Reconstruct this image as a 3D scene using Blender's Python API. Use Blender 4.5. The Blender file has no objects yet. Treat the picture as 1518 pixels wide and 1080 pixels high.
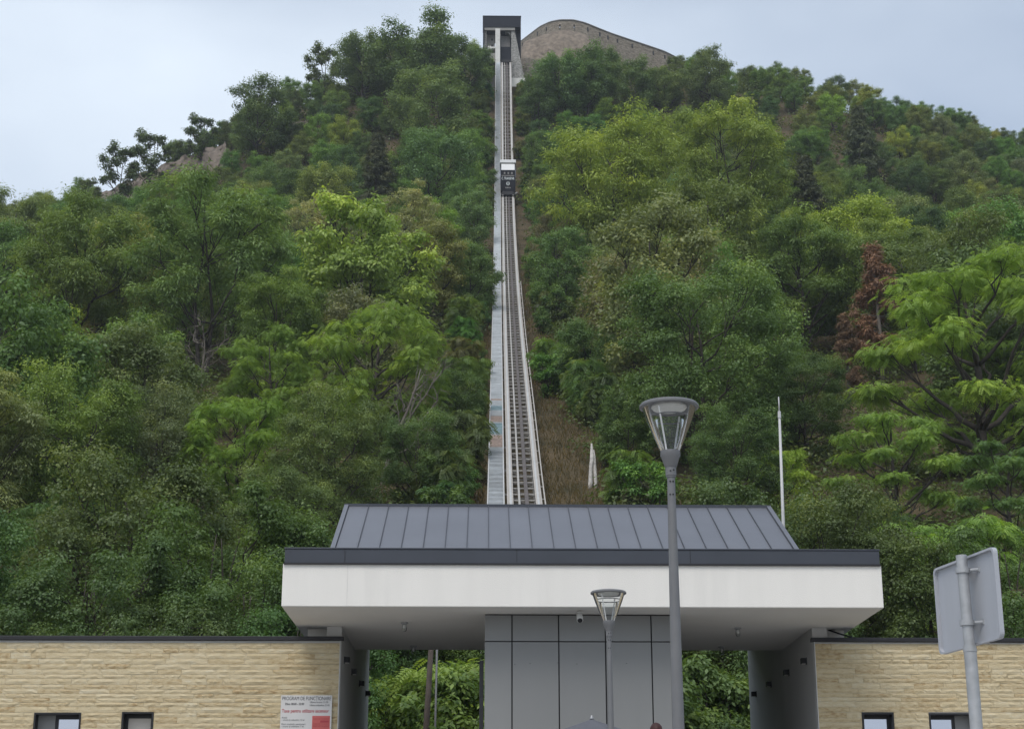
import bpy, math, random
import numpy as np
from mathutils import Vector, Matrix

S = bpy.context.scene
COL = S.collection
R_ = math.radians

# ------------------------------------------------------------------ camera
PITCH, YAW, FPX = R_(17.08), R_(0.98), 2458.0
CAM = np.array([0.0, 0.0, 1.6])
cd = bpy.data.cameras.new('camera')
cd.sensor_width = 36.0
cd.lens = 36.0 * FPX / 1518.0
cd.clip_start, cd.clip_end = 0.1, 6000
cam = bpy.data.objects.new('camera', cd)
cam.location = CAM
cam.rotation_euler = (math.pi / 2 + PITCH, 0, -YAW)
COL.objects.link(cam)
S.camera = cam

# ------------------------------------------------------------------ sky, sun, exposure
SUN_EL, SUN_ROT = R_(55), R_(203)
w = bpy.data.worlds.new('World')
S.world = w
w.use_nodes = True
nt = w.node_tree
nt.nodes.clear()
wo = nt.nodes.new('ShaderNodeOutputWorld')
bg = nt.nodes.new('ShaderNodeBackground')
sky = nt.nodes.new('ShaderNodeTexSky')
sky.sky_type = 'NISHITA'
sky.sun_disc = False
sky.sun_elevation = SUN_EL
sky.sun_rotation = SUN_ROT
sky.air_density, sky.dust_density, sky.ozone_density = 1.0, 2.5, 1.0
tc = nt.nodes.new('ShaderNodeTexCoord')
mp = nt.nodes.new('ShaderNodeMapping')
mp.inputs['Location'].default_value = (0.35, 0.0, 0.12)
mp.inputs['Scale'].default_value = (-1.0, 1.0, 2.2)
nz = nt.nodes.new('ShaderNodeTexNoise')
nz.inputs['Scale'].default_value = 1.55
nz.inputs['Detail'].default_value = 5.0
nz.inputs['Roughness'].default_value = 0.45
rp = nt.nodes.new('ShaderNodeValToRGB')
rp.color_ramp.elements[0].position = 0.44
rp.color_ramp.elements[0].color = (0.34, 0.34, 0.34, 1)
rp.color_ramp.elements[1].position = 0.68
rp.color_ramp.elements[1].color = (0.93, 0.93, 0.93, 1)
mx = nt.nodes.new('ShaderNodeMixRGB')
mx.inputs['Color2'].default_value = (6.7, 7.45, 8.3, 1)       # thin high cloud, same scale as the sky texture
nt.links.new(tc.outputs['Generated'], mp.inputs['Vector'])
nt.links.new(mp.outputs[0], nz.inputs['Vector'])
nt.links.new(nz.outputs['Fac'], rp.inputs[0])
nt.links.new(rp.outputs[0], mx.inputs['Fac'])
nt.links.new(sky.outputs[0], mx.inputs['Color1'])
nt.links.new(mx.outputs[0], bg.inputs['Color'])
bg.inputs['Strength'].default_value = 0.14
nt.links.new(bg.outputs[0], wo.inputs['Surface'])

sd = bpy.data.lights.new('sun', 'SUN')
sd.energy = 1.5
sd.angle = R_(28)
sd.color = (1.0, 0.965, 0.91)
sun = bpy.data.objects.new('sun', sd)
dv = Vector((math.sin(SUN_ROT) * math.cos(SUN_EL), math.cos(SUN_ROT) * math.cos(SUN_EL), math.sin(SUN_EL)))
sun.rotation_euler = dv.to_track_quat('Z', 'Y').to_euler()
sun.location = (-20, -40, 60)
COL.objects.link(sun)

S.view_settings.view_transform = 'Standard'
S.view_settings.look = 'None'
S.view_settings.gamma = 1.0
S.view_settings.use_curve_mapping = False
S.view_settings.exposure = 0.0
S.render.engine = 'CYCLES'
S.cycles.max_bounces = 5
S.cycles.diffuse_bounces = 2
S.cycles.glossy_bounces = 3
S.cycles.transmission_bounces = 6
S.cycles.transparent_max_bounces = 12
S.cycles.volume_bounces = 0

# ------------------------------------------------------------------ viewing rays: turn a bearing into a place on the hill
FW = np.array([math.sin(YAW) * math.cos(PITCH), math.cos(YAW) * math.cos(PITCH), math.sin(PITCH)])
RT = np.array([math.cos(YAW), -math.sin(YAW), 0.0])
UP = np.cross(RT, FW)
def at(px, py, Y):
    d = FW * FPX + RT * (px - 759) - UP * (py - 540)
    return CAM + d * (Y / d[1])
def seen(p):
    v = np.asarray(p, float) - CAM
    z = v @ FW
    return 759 + FPX * (v @ RT) / z, 540 - FPX * (v @ UP) / z, z

# ------------------------------------------------------------------ helpers
def tag(o, label=None, cat=None, group=None, kind=None):
    if label: o['label'] = label
    if cat: o['category'] = cat
    if group: o['group'] = group
    if kind: o['kind'] = kind
    return o
def empty(name, loc, label=None, cat=None, group=None):
    o = bpy.data.objects.new(name, None)
    o.empty_display_size = 0.2
    o.location = loc
    COL.objects.link(o)
    return tag(o, label, cat, group)
def put(name, me, parent=None):
    o = bpy.data.objects.new(name, me)
    COL.objects.link(o)
    if parent is not None:
        o.parent = parent
        if parent.type == 'EMPTY':
            o.matrix_parent_inverse = Matrix.Translation(-Vector(parent.location))
    return o
class MB:
    def __init__(s): s.v, s.f = [], []
    def add(s, vs, fs):
        n = len(s.v); s.v += [tuple(map(float, q)) for q in vs]; s.f += [tuple(n + i for i in q) for q in fs]; return s
    def box(s, x0, x1, y0, y1, z0, z1):
        return s.add([(x0,y0,z0),(x1,y0,z0),(x1,y1,z0),(x0,y1,z0),(x0,y0,z1),(x1,y0,z1),(x1,y1,z1),(x0,y1,z1)],
                     [(0,3,2,1),(4,5,6,7),(0,1,5,4),(1,2,6,5),(2,3,7,6),(3,0,4,7)])
    def beam(s, p0, p1, wx, wz, upv=(0,0,1)):
        p0, p1 = Vector(p0), Vector(p1)
        d = (p1 - p0).normalized(); u = Vector(upv); a = d.cross(u)
        if a.length < 1e-4: a = d.cross(Vector((1,0,0)))
        a.normalize(); b = a.cross(d).normalized()
        a = a * wx / 2; b = b * wz / 2
        vs = [p0-a-b, p0+a-b, p0+a+b, p0-a+b, p1-a-b, p1+a-b, p1+a+b, p1-a+b]
        return s.add(vs, [(0,1,2,3),(7,6,5,4),(0,4,5,1),(1,5,6,2),(2,6,7,3),(3,7,4,0)])
    def tube(s, pts, rads, n=6, caps=True):
        pts = [Vector(p) for p in pts]
        rings = []
        for i, p in enumerate(pts):
            d = (pts[min(i+1, len(pts)-1)] - pts[max(i-1, 0)]).normalized()
            a = d.cross(Vector((0.31, 0.17, 0.93)))
            if a.length < 1e-3: a = d.cross(Vector((1, 0, 0)))
            a.normalize(); b = d.cross(a)
            rings.append([p + (a * math.cos(2*math.pi*k/n) + b * math.sin(2*math.pi*k/n)) * rads[i] for k in range(n)])
        vs = [q for r in rings for q in r]; fs = []
        for i in range(len(pts)-1):
            for k in range(n):
                k2 = (k+1) % n
                fs.append((i*n+k, i*n+k2, (i+1)*n+k2, (i+1)*n+k))
        if caps:
            fs.append(tuple(range(n-1, -1, -1))); fs.append(tuple((len(pts)-1)*n + k for k in range(n)))
        return s.add(vs, fs)
    def lathe(s, prof, c=(0,0,0), n=32):
        vs = []
        for r, z in prof:
            for k in range(n):
                a = 2*math.pi*k/n
                vs.append((c[0]+r*math.cos(a), c[1]+r*math.sin(a), c[2]+z))
        fs = []
        for i in range(len(prof)-1):
            for k in range(n):
                k2 = (k+1) % n
                fs.append((i*n+k, i*n+k2, (i+1)*n+k2, (i+1)*n+k))
        return s.add(vs, fs)
    def mesh(s, name, m=None, smooth=False):
        me = bpy.data.meshes.new(name)
        me.from_pydata(s.v, [], s.f)
        if m: me.materials.append(m)
        if smooth:
            me.polygons.foreach_set('use_smooth', [True]*len(me.polygons))
        me.update()
        return me
    def build(s, name, m, parent=None, smooth=False, bevel=0, auto=False):
        o = put(name, s.mesh(name, m, smooth), parent)
        if bevel:
            b = o.modifiers.new('bevel', 'BEVEL'); b.width = bevel; b.segments = 2; b.limit_method = 'ANGLE'
        if auto and smooth:
            o.data.set_sharp_from_angle(angle=R_(35))
        return o
def quads_mesh(name, V, F, m, vals=None):
    """many faces at once: V (n,3), F (m,4)"""
    me = bpy.data.meshes.new(name)
    V = np.asarray(V, np.float32); F = np.asarray(F, np.int32)
    me.vertices.add(len(V)); me.vertices.foreach_set('co', V.ravel())
    me.loops.add(F.size); me.loops.foreach_set('vertex_index', F.ravel())
    me.polygons.add(len(F))
    me.polygons.foreach_set('loop_start', np.arange(0, F.size, F.shape[1], dtype=np.int32))
    if vals is not None:
        at_ = me.attributes.new('lv', 'FLOAT', 'FACE'); at_.data.foreach_set('value', np.asarray(vals, np.float32))
    me.update(calc_edges=True)
    if m: me.materials.append(m)
    return me
def text(body, size, loc, m, parent, align='LEFT', width=None, name='lettering', rot=(math.pi/2, 0, 0), bold=0.0):
    cu = bpy.data.curves.new(name, 'FONT')
    cu.body = body; cu.size = size; cu.align_x = align; cu.extrude = 0.001; cu.offset = bold
    cu.materials.append(m)
    o = bpy.data.objects.new(name, cu); COL.objects.link(o)
    o.parent = parent
    o.location = loc; o.rotation_euler = rot
    if parent.type == 'EMPTY': o.matrix_parent_inverse = Matrix.Translation(-Vector(parent.location))
    dg = bpy.context.evaluated_depsgraph_get()
    me = bpy.data.meshes.new_from_object(o.evaluated_get(dg))
    bpy.data.objects.remove(o)
    xs_ = [v.co.x for v in me.vertices]
    k = width/(max(xs_)-min(xs_)) if width else 1.0
    o = bpy.data.objects.new(name, me); COL.objects.link(o); o.parent = parent
    o.location = loc; o.rotation_euler = rot; o.scale.x = k
    if parent.type == 'EMPTY': o.matrix_parent_inverse = Matrix.Translation(-Vector(parent.location))
    return o

# ------------------------------------------------------------------ materials
MATS = {}
def mat(name, col, rough=0.6, var=0.12, vscale=3.0, bump=0.0, bscale=30.0, metal=0.0, spec=0.4, stain=0.0, streak=False, objvar=0.0):
    m = bpy.data.materials.new(name); m.use_nodes = True
    n = m.node_tree; b = n.nodes['Principled BSDF']
    b.inputs['Roughness'].default_value = rough; b.inputs['Metallic'].default_value = metal
    b.inputs['Specular IOR Level'].default_value = spec
    t = n.nodes.new('ShaderNodeTexCoord')
    geo = n.nodes.new('ShaderNodeNewGeometry')
    pos = geo.outputs['Position']
    if streak:
        mpn = n.nodes.new('ShaderNodeMapping'); mpn.inputs['Scale'].default_value = (1, 1, 0.12)
        n.links.new(pos, mpn.inputs['Vector']); pos = mpn.outputs[0]
    z = n.nodes.new('ShaderNodeTexNoise'); z.inputs['Scale'].default_value = vscale; z.inputs['Detail'].default_value = 6
    n.links.new(pos, z.inputs['Vector'])
    mr = n.nodes.new('ShaderNodeMapRange')
    mr.inputs['From Min'].default_value, mr.inputs['From Max'].default_value = 0.25, 0.75
    mr.inputs['To Min'].default_value, mr.inputs['To Max'].default_value = 1 - var, 1 + var
    n.links.new(z.outputs['Fac'], mr.inputs['Value'])
    val = mr.outputs[0]
    if objvar:
        oi = n.nodes.new('ShaderNodeObjectInfo')
        mr2 = n.nodes.new('ShaderNodeMapRange'); mr2.inputs['To Min'].default_value = 1-objvar; mr2.inputs['To Max'].default_value = 1+objvar
        n.links.new(oi.outputs['Random'], mr2.inputs['Value'])
        mm = n.nodes.new('ShaderNodeMath'); mm.operation = 'MULTIPLY'
        n.links.new(val, mm.inputs[0]); n.links.new(mr2.outputs[0], mm.inputs[1]); val = mm.outputs[0]
    if stain:
        z2 = n.nodes.new('ShaderNodeTexNoise'); z2.inputs['Scale'].default_value = vscale*0.35; z2.inputs['Detail'].default_value = 8
        z2.inputs['Roughness'].default_value = 0.65
        n.links.new(pos, z2.inputs['Vector'])
        mr3 = n.nodes.new('ShaderNodeMapRange'); mr3.inputs['From Min'].default_value = 0.55; mr3.inputs['From Max'].default_value = 0.8
        mr3.inputs['To Min'].default_value = 1.0; mr3.inputs['To Max'].default_value = 1 - stain
        n.links.new(z2.outputs['Fac'], mr3.inputs['Value'])
        mm = n.nodes.new('ShaderNodeMath'); mm.operation = 'MULTIPLY'
        n.links.new(val, mm.inputs[0]); n.links.new(mr3.outputs[0], mm.inputs[1]); val = mm.outputs[0]
    sc = n.nodes.new('ShaderNodeVectorMath'); sc.operation = 'SCALE'; sc.inputs[0].default_value = col[:3]
    n.links.new(val, sc.inputs['Scale'])
    n.links.new(sc.outputs[0], b.inputs['Base Color'])
    if bump:
        z3 = n.nodes.new('ShaderNodeTexNoise'); z3.inputs['Scale'].default_value = bscale; z3.inputs['Detail'].default_value = 5
        n.links.new(geo.outputs['Position'], z3.inputs['Vector'])
        bp = n.nodes.new('ShaderNodeBump'); bp.inputs['Strength'].default_value = bump; bp.inputs['Distance'].default_value = 0.02
        n.links.new(z3.outputs['Fac'], bp.inputs['Height']); n.links.new(bp.outputs[0], b.inputs['Normal'])
    MATS[name] = m
    return m

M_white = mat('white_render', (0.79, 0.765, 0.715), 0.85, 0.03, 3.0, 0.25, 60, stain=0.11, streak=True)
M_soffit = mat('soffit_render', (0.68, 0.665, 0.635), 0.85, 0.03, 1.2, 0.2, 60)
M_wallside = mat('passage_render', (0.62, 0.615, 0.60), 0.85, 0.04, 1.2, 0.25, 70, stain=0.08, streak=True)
M_band = mat('dark_flashing', (0.050, 0.056, 0.070), 0.42, 0.08, 1.5, 0.05, 5, metal=0.2, spec=0.5)
M_roof = mat('roof_sheet', (0.17, 0.175, 0.195), 0.42, 0.06, 1.0, 0.06, 3, metal=0.35, spec=0.5, objvar=0.05)
M_seam = mat('roof_seam', (0.06, 0.063, 0.075), 0.45, 0.05, 2.0, metal=0.3)
M_panel = mat('grey_panel', (0.235, 0.238, 0.235), 0.55, 0.04, 1.0, 0.03, 8, metal=0.0, stain=0.08, streak=True, objvar=0.04)
M_joint = mat('dark_joint', (0.02, 0.02, 0.022), 0.7, 0.1)
M_dark = mat('dark_metal', (0.018, 0.018, 0.021), 0.5, 0.1, 5, spec=0.4)
M_lamp = mat('lamp_grey', (0.165, 0.167, 0.172), 0.5, 0.06, 6, 0.05, 40, metal=0.1, stain=0.12)
M_lampdisc = mat('lamp_reflector', (0.80, 0.79, 0.76), 0.4, 0.06, 25, stain=0.25)
M_galv = mat('galvanised_steel', (0.40, 0.41, 0.42), 0.5, 0.16, 14, 0.08, 40, metal=0.4, stain=0.15)
M_plate = mat('sign_back', (0.45, 0.465, 0.50), 0.5, 0.06, 5, 0.03, 20, metal=0.2, stain=0.14, streak=True)
M_wplastic = mat('white_plastic', (0.72, 0.72, 0.70), 0.45, 0.03)
M_beam = mat('track_beam', (0.46, 0.43, 0.39), 0.6, 0.12, 1.2, metal=0.1, stain=0.2)
M_tie = mat('track_tie', (0.40, 0.385, 0.36), 0.6, 0.12, 3, stain=0.2)
M_strut = mat('track_strut', (0.24, 0.23, 0.22), 0.7, 0.2, 3)
M_rust = mat('cable_channel', (0.115, 0.10, 0.095), 0.7, 0.25, 3)
M_step = mat('step_grating', (0.50, 0.53, 0.55), 0.55, 0.15, 2, metal=0.25, stain=0.2, objvar=0.14)
M_stepb = mat('step_blue_paint', (0.30, 0.42, 0.46), 0.65, 0.2, 5, stain=0.4, objvar=0.15)
M_stepo = mat('step_orange_paint', (0.48, 0.38, 0.33), 0.65, 0.2, 5, stain=0.4, objvar=0.15)
M_string = mat('stair_stringer', (0.52, 0.52, 0.51), 0.5, 0.08, 2, metal=0.1, stain=0.12)
M_conc = mat('pier_concrete', (0.24, 0.235, 0.22), 0.9, 0.6, 3.2, 0.5, 6)
M_wconc = mat('white_concrete', (0.66, 0.65, 0.62), 0.85, 0.08, 1.5, 0.2, 12, stain=0.2)
M_stdark = mat('station_cladding', (0.016, 0.019, 0.028), 0.6, 0.1, 0.7, spec=0.2)
M_stin = mat('station_inner', (0.30, 0.29, 0.27), 0.8, 0.06, 0.6)
M_bark = mat('bark', (0.060, 0.050, 0.042), 0.9, 0.35, 4, 0.6, 14)
M_pale = mat('dead_wood', (0.17, 0.15, 0.125), 0.9, 0.25, 5, 0.4, 14)
M_birch = mat('peeling_wood', (0.58, 0.55, 0.51), 0.9, 0.3, 6, 0.4, 14, stain=0.4)
M_post = mat('old_post', (0.075, 0.06, 0.05), 0.9, 0.3, 5, 0.4, 20)
M_pave = mat('paving', (0.34, 0.33, 0.31), 0.85, 0.12, 1.3, 0.3, 20, stain=0.2)
M_fabric = mat('parasol_cloth', (0.12, 0.125, 0.145), 0.85, 0.06, 3, 0.1, 60)
M_poster = mat('poster_print', (0.62, 0.61, 0.60), 0.5, 0.02, 2)
M_black = mat('print_black', (0.045, 0.05, 0.055), 0.6, 0.02)
M_redp = mat('print_red', (0.42, 0.06, 0.07), 0.6, 0.05)
M_redbox = mat('print_red_box', (0.55, 0.13, 0.12), 0.6, 0.05)
M_cabin = mat('cabin_black', (0.010, 0.011, 0.016), 0.5, 0.05, 2, spec=0.15)
M_cabinw = mat('cabin_white', (0.78, 0.78, 0.78), 0.4, 0.03, 2)
M_print = mat('cabin_print', (0.62, 0.66, 0.66), 0.5, 0.03)
M_rock = mat('rock', (0.175, 0.145, 0.118), 0.95, 0.45, 0.9, 1.0, 1.6, stain=0.4)
M_rock2 = mat('brown_rock', (0.20, 0.165, 0.13), 0.95, 0.45, 1.1, 1.0, 1.6, stain=0.4)
M_coping = mat('wall_coping', (0.19, 0.185, 0.175), 0.9, 0.2, 1.0, 0.3, 4)
M_hair = mat('hair', (0.045, 0.014, 0.012), 0.6, 0.3, 60)
M_skin = mat('skin', (0.45, 0.27, 0.2), 0.6, 0.03)
M_cloth = mat('clothing', (0.09, 0.11, 0.18), 0.9, 0.1, 8)
M_blind = mat('window_blind', (0.66, 0.61, 0.55), 0.7, 0.03, 1)

def glass_thin():
    m = bpy.data.materials.new('lamp_glass'); m.use_nodes = True
    n = m.node_tree; n.nodes.clear()
    o = n.nodes.new('ShaderNodeOutputMaterial'); t = n.nodes.new('ShaderNodeBsdfTransparent'); g = n.nodes.new('ShaderNodeBsdfGlossy')
    d = n.nodes.new('ShaderNodeBsdfDiffuse'); d.inputs['Color'].default_value = (0.5, 0.5, 0.5, 1)
    t.inputs['Color'].default_value = (0.95, 0.96, 0.96, 1); g.inputs['Roughness'].default_value = 0.08; g.inputs['Color'].default_value = (0.7, 0.72, 0.75, 1)
    lw = n.nodes.new('ShaderNodeLayerWeight'); lw.inputs['Blend'].default_value = 0.22
    a = n.nodes.new('ShaderNodeMixShader'); b = n.nodes.new('ShaderNodeMixShader'); b.inputs[0].default_value = 0.035
    n.links.new(lw.outputs['Fresnel'], a.inputs[0]); n.links.new(t.outputs[0], a.inputs[1]); n.links.new(g.outputs[0], a.inputs[2])
    n.links.new(a.outputs[0], b.inputs[1]); n.links.new(d.outputs[0], b.inputs[2]); n.links.new(b.outputs[0], o.inputs[0])
    return m
M_glass = glass_thin()
def window_glass():
    m = bpy.data.materials.new('window_glass'); m.use_nodes = True
    b = m.node_tree.nodes['Principled BSDF']
    b.inputs['Base Color'].default_value = (0.50, 0.52, 0.60, 1); b.inputs['Roughness'].default_value = 0.03; b.inputs['Metallic'].default_value = 1.0
    return m
M_wglass = window_glass()

def stone_mat(name, cols, vs, bumpd=0.02, objcol=True):
    m = bpy.data.materials.new(name); m.use_nodes = True
    n = m.node_tree; b = n.nodes['Principled BSDF']; b.inputs['Roughness'].default_value = 0.9; b.inputs['Specular IOR Level'].default_value = 0.25
    geo = n.nodes.new('ShaderNodeNewGeometry'); oi = n.nodes.new('ShaderNodeObjectInfo')
    r = n.nodes.new('ShaderNodeValToRGB'); r.color_ramp.interpolation = 'LINEAR'
    els = r.color_ramp.elements
    while len(els) < len(cols): els.new(0.5)
    for i, c in enumerate(cols):
        els[i].position = i/(len(cols)-1); els[i].color = (*c, 1)
    z = n.nodes.new('ShaderNodeTexNoise'); z.inputs['Scale'].default_value = vs; z.inputs['Detail'].default_value = 7; z.inputs['Roughness'].default_value = 0.62
    mpn = n.nodes.new('ShaderNodeMapping'); mpn.inputs['Scale'].default_value = (1, 1, 2.6)
    n.links.new(geo.outputs['Position'], mpn.inputs['Vector']); n.links.new(mpn.outputs[0], z.inputs['Vector'])
    a = n.nodes.new('ShaderNodeMath'); a.operation = 'MULTIPLY_ADD'; a.inputs[1].default_value = 1.5; a.inputs[2].default_value = -0.55
    n.links.new(z.outputs['Fac'], a.inputs[0])
    add = n.nodes.new('ShaderNodeMath'); add.operation = 'MULTIPLY_ADD'; add.inputs[1].default_value = 0.55 if objcol else 0.0
    n.links.new(oi.outputs['Random'], add.inputs[0]); n.links.new(a.outputs[0], add.inputs[2])
    n.links.new(add.outputs[0], r.inputs[0]); n.links.new(r.outputs[0], b.inputs['Base Color'])
    z3 = n.nodes.new('ShaderNodeTexNoise'); z3.inputs['Scale'].default_value = vs*4; z3.inputs['Detail'].default_value = 6
    n.links.new(mpn.outputs[0], z3.inputs['Vector'])
    bp = n.nodes.new('ShaderNodeBump'); bp.inputs['Strength'].default_value = 0.8; bp.inputs['Distance'].default_value = bumpd
    n.links.new(z3.outputs['Fac'], bp.inputs['Height']); n.links.new(bp.outputs[0], b.inputs['Normal'])
    return m
M_stone = stone_mat('tan_stone', [(0.40,0.28,0.145),(0.54,0.435,0.265),(0.60,0.50,0.32),(0.63,0.535,0.355),(0.66,0.60,0.45)], 9.0)
M_fort = stone_mat('fortress_stone', [(0.17,0.145,0.115),(0.30,0.265,0.215),(0.37,0.33,0.27),(0.44,0.395,0.325)], 1.3, 0.2, False)

def leaf_mat(name, gloss=0.025, trans=0.38):
    m = bpy.data.materials.new(name); m.use_nodes = True
    n = m.node_tree; n.nodes.clear()
    o = n.nodes.new('ShaderNodeOutputMaterial')
    oi = n.nodes.new('ShaderNodeObjectInfo'); at_ = n.nodes.new('ShaderNodeAttribute'); at_.attribute_name = 'lv'
    r = n.nodes.new('ShaderNodeValToRGB')
    e = r.color_ramp.elements
    e[0].position = 0.0; e[0].color = (0.63, 0.66, 0.54, 1)
    e[1].position = 1.0; e[1].color = (1.65, 1.45, 1.05, 1)
    k = e.new(0.5); k.color = (1, 1, 1, 1)
    mu = n.nodes.new('ShaderNodeMixRGB'); mu.blend_type = 'MULTIPLY'; mu.inputs[0].default_value = 1
    n.links.new(at_.outputs['Fac'], r.inputs[0]); n.links.new(oi.outputs['Color'], mu.inputs[1]); n.links.new(r.outputs[0], mu.inputs[2])
    d = n.nodes.new('ShaderNodeBsdfDiffuse'); t = n.nodes.new('ShaderNodeBsdfTranslucent'); g = n.nodes.new('ShaderNodeBsdfGlossy')
    g.inputs['Roughness'].default_value = 0.45; g.inputs['Color'].default_value = (0.8, 0.85, 0.9, 1)
    n.links.new(mu.outputs[0], d.inputs['Color'])
    ty = n.nodes.new('ShaderNodeMixRGB'); ty.blend_type = 'MULTIPLY'; ty.inputs[0].default_value = 1; ty.inputs[2].default_value = (1.2, 1.2, 0.6, 1)
    n.links.new(mu.outputs[0], ty.inputs[1]); n.links.new(ty.outputs[0], t.inputs['Color'])
    a = n.nodes.new('ShaderNodeMixShader'); a.inputs[0].default_value = trans
    b = n.nodes.new('ShaderNodeMixShader'); b.inputs[0].default_value = gloss
    n.links.new(d.outputs[0], a.inputs[1]); n.links.new(t.outputs[0], a.inputs[2])
    n.links.new(a.outputs[0], b.inputs[1]); n.links.new(g.outputs[0], b.inputs[2]); n.links.new(b.outputs[0], o.inputs[0])
    return m
M_leaf = leaf_mat('leaf')
M_needle = leaf_mat('needle', 0.03, 0.12)

def ground_mat():
    m = bpy.data.materials.new('hill_soil'); m.use_nodes = True
    n = m.node_tree; b = n.nodes['Principled BSDF']; b.inputs['Roughness'].default_value = 0.95; b.inputs['Specular IOR Level'].default_value = 0.1
    geo = n.nodes.new('ShaderNodeNewGeometry')
    z = n.nodes.new('ShaderNodeTexNoise'); z.inputs['Scale'].default_value = 0.35; z.inputs['Detail'].default_value = 9; z.inputs['Roughness'].default_value = 0.7
    n.links.new(geo.outputs['Position'], z.inputs['Vector'])
    r = n.nodes.new('ShaderNodeValToRGB'); e = r.color_ramp.elements
    e[0].position = 0.3; e[0].color = (0.040, 0.042, 0.022, 1); e[1].position = 0.72; e[1].color = (0.145, 0.11, 0.066, 1)
    k = e.new(0.5); k.color = (0.10, 0.08, 0.048, 1)
    n.links.new(z.outputs['Fac'], r.inputs[0]); n.links.new(r.outputs[0], b.inputs['Base Color'])
    z3 = n.nodes.new('ShaderNodeTexNoise'); z3.inputs['Scale'].default_value = 3; z3.inputs['Detail'].default_value = 8
    n.links.new(geo.outputs['Position'], z3.inputs['Vector'])
    bp = n.nodes.new('ShaderNodeBump'); bp.inputs['Strength'].default_value = 1.0; bp.inputs['Distance'].default_value = 0.25
    n.links.new(z3.outputs['Fac'], bp.inputs['Height']); n.links.new(bp.outputs[0], b.inputs['Normal'])
    return m
M_soil = ground_mat()

# ------------------------------------------------------------------ the hill
KX = np.array([30,43,66,93,117.6,164,205,246,275,305,318,334,360.])
KZ = np.array([1.9,2.2,9.5,20.0,32.0,55,77.5,103.8,128.8,157,163,170,173.])
KM = np.gradient(KZ, KX)
YP = 334.0
def prof(d):
    d = np.clip(d, -50, 359.9); i = np.clip(np.searchsorted(KX, d) - 1, 0, len(KX) - 2)
    h = KX[i+1] - KX[i]; t = np.clip((d - KX[i]) / h, 0, 1)
    return (2*t**3-3*t**2+1)*KZ[i] + (t**3-2*t*t+t)*h*KM[i] + (3*t*t-2*t**3)*KZ[i+1] + (t**3-t*t)*h*KM[i+1]
def sstep(a, b, x):
    t = np.clip((x-a)/(b-a), 0, 1); return t*t*(3-2*t)
def tx(Y): return 1.59 + 0.008 * Y                       # middle of the track
def ter(X, Y):
    X = np.asarray(X, float); Y = np.asarray(Y, float)
    dx = X - tx(Y)
    s = np.where(dx < 0, 1.60 - 0.10*sstep(30, 75, -dx), 2.55)
    r = np.sqrt((dx/s)**2 + (np.minimum(Y, YP) - YP)**2)
    z = prof(YP - r)
    z = z + 3.0 * np.exp(-((dx + 16)/11)**2 - ((Y - 298)/16)**2)
    z = z - 4.5 * np.exp(-((dx - 1.5)/7.5)**4) * sstep(282, 298, Y) * (1 - sstep(309, 314, Y))
    rough = (np.sin(X*0.21 + Y*0.13) * np.sin(Y*0.17 - X*0.09) * 0.9 + np.sin(X*0.53+1.3)*np.sin(Y*0.47+0.4)*0.4)
    z = z + rough * sstep(4, 12, np.abs(dx)) * sstep(50, 70, Y)
    z = z - 190 * sstep(390, 900, Y)
    return z * sstep(10.5, 14.2, Y) - 0.01
xs = np.concatenate([np.linspace(-1500,-220,14), np.linspace(-200,200,161), np.linspace(220,1500,14)])
ys = np.concatenate([np.linspace(-900,0,8), np.linspace(4,420,209), np.linspace(450,2500,20)])
GX, GY = np.meshgrid(xs, ys)
GZ = ter(GX, GY)
GZ = np.where((np.abs(GX-2) < 27) & (GY > 10) & (GY < 43.5), np.minimum(GZ, 1.0) - 1.3, GZ)
nx = len(xs)
ii = (np.arange(len(ys)-1)[:,None]*nx + np.arange(nx-1)[None,:]).ravel()
me = quads_mesh('hillside', np.stack([GX.ravel(), GY.ravel(), GZ.ravel()], 1), np.stack([ii, ii+1, ii+nx+1, ii+nx], 1), M_soil)
me.polygons.foreach_set('use_smooth', [True]*len(me.polygons))
tag(put('hillside', me), kind='structure')

pl = MB().box(-24, 28, 14.3, 43.0, -0.4, 2.0).build('plaza', M_pave); tag(pl, kind='structure')
st = empty('entrance_steps', (2, 12.5, 0)); tag(st, kind='structure')
for i in range(12):
    MB().box(-14, 18, 10.7+0.3*i, 14.3, 0.1667*i - (0.3 if i == 0 else 0), 0.1667*(i+1)-(0.004 if i == 11 else 0)).build('step', M_pave, st, bevel=0.008)
pv = MB().box(-24, 28, -12, 10.68, -0.2, 0.02).build('pavement', M_pave); tag(pv, kind='structure')

# ------------------------------------------------------------------ lower station building
CX0, CX1, CZ0, CZ1, CZ2 = -3.78, 7.52, 6.385, 7.19, 7.49
b = empty('station_building', (1.9, 34, 2.0), 'white station building with deep canopy, grey metal roof and passages beside a grey core', 'building')
MB().box(CX0, CX1, 31.0, 37.2, CZ0, CZ1).build('canopy', M_white, b, bevel=0.012)
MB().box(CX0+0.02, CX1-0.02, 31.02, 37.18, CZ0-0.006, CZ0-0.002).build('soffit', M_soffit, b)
MB().box(CX0+0.03, CX1-0.03, 30.97, 37.2, CZ1+0.003, CZ2-0.03).build('fascia_band', M_band, b, bevel=0.006)
MB().box(CX0+0.015, CX1-0.015, 30.955, 37.215, CZ2-0.028, CZ2).build('fascia_cap', M_band, b, bevel=0.005)
MB().box(CX0+0.015, CX1-0.015, 30.955, 31.1, CZ1-0.02, CZ1+0.012).build('drip_edge', M_dark, b)
for x in (-2.62, 0.62, 3.9):
    MB().box(x-0.004, x+0.004, 30.962, 30.972, CZ1+0.02, CZ2-0.03).build('fascia_joint', M_dark, b)
MB().box(-2.565, -2.557, 30.995, 31.01, CZ0+0.03, CZ1-0.02).build('render_joint', M_soffit, b)
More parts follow.
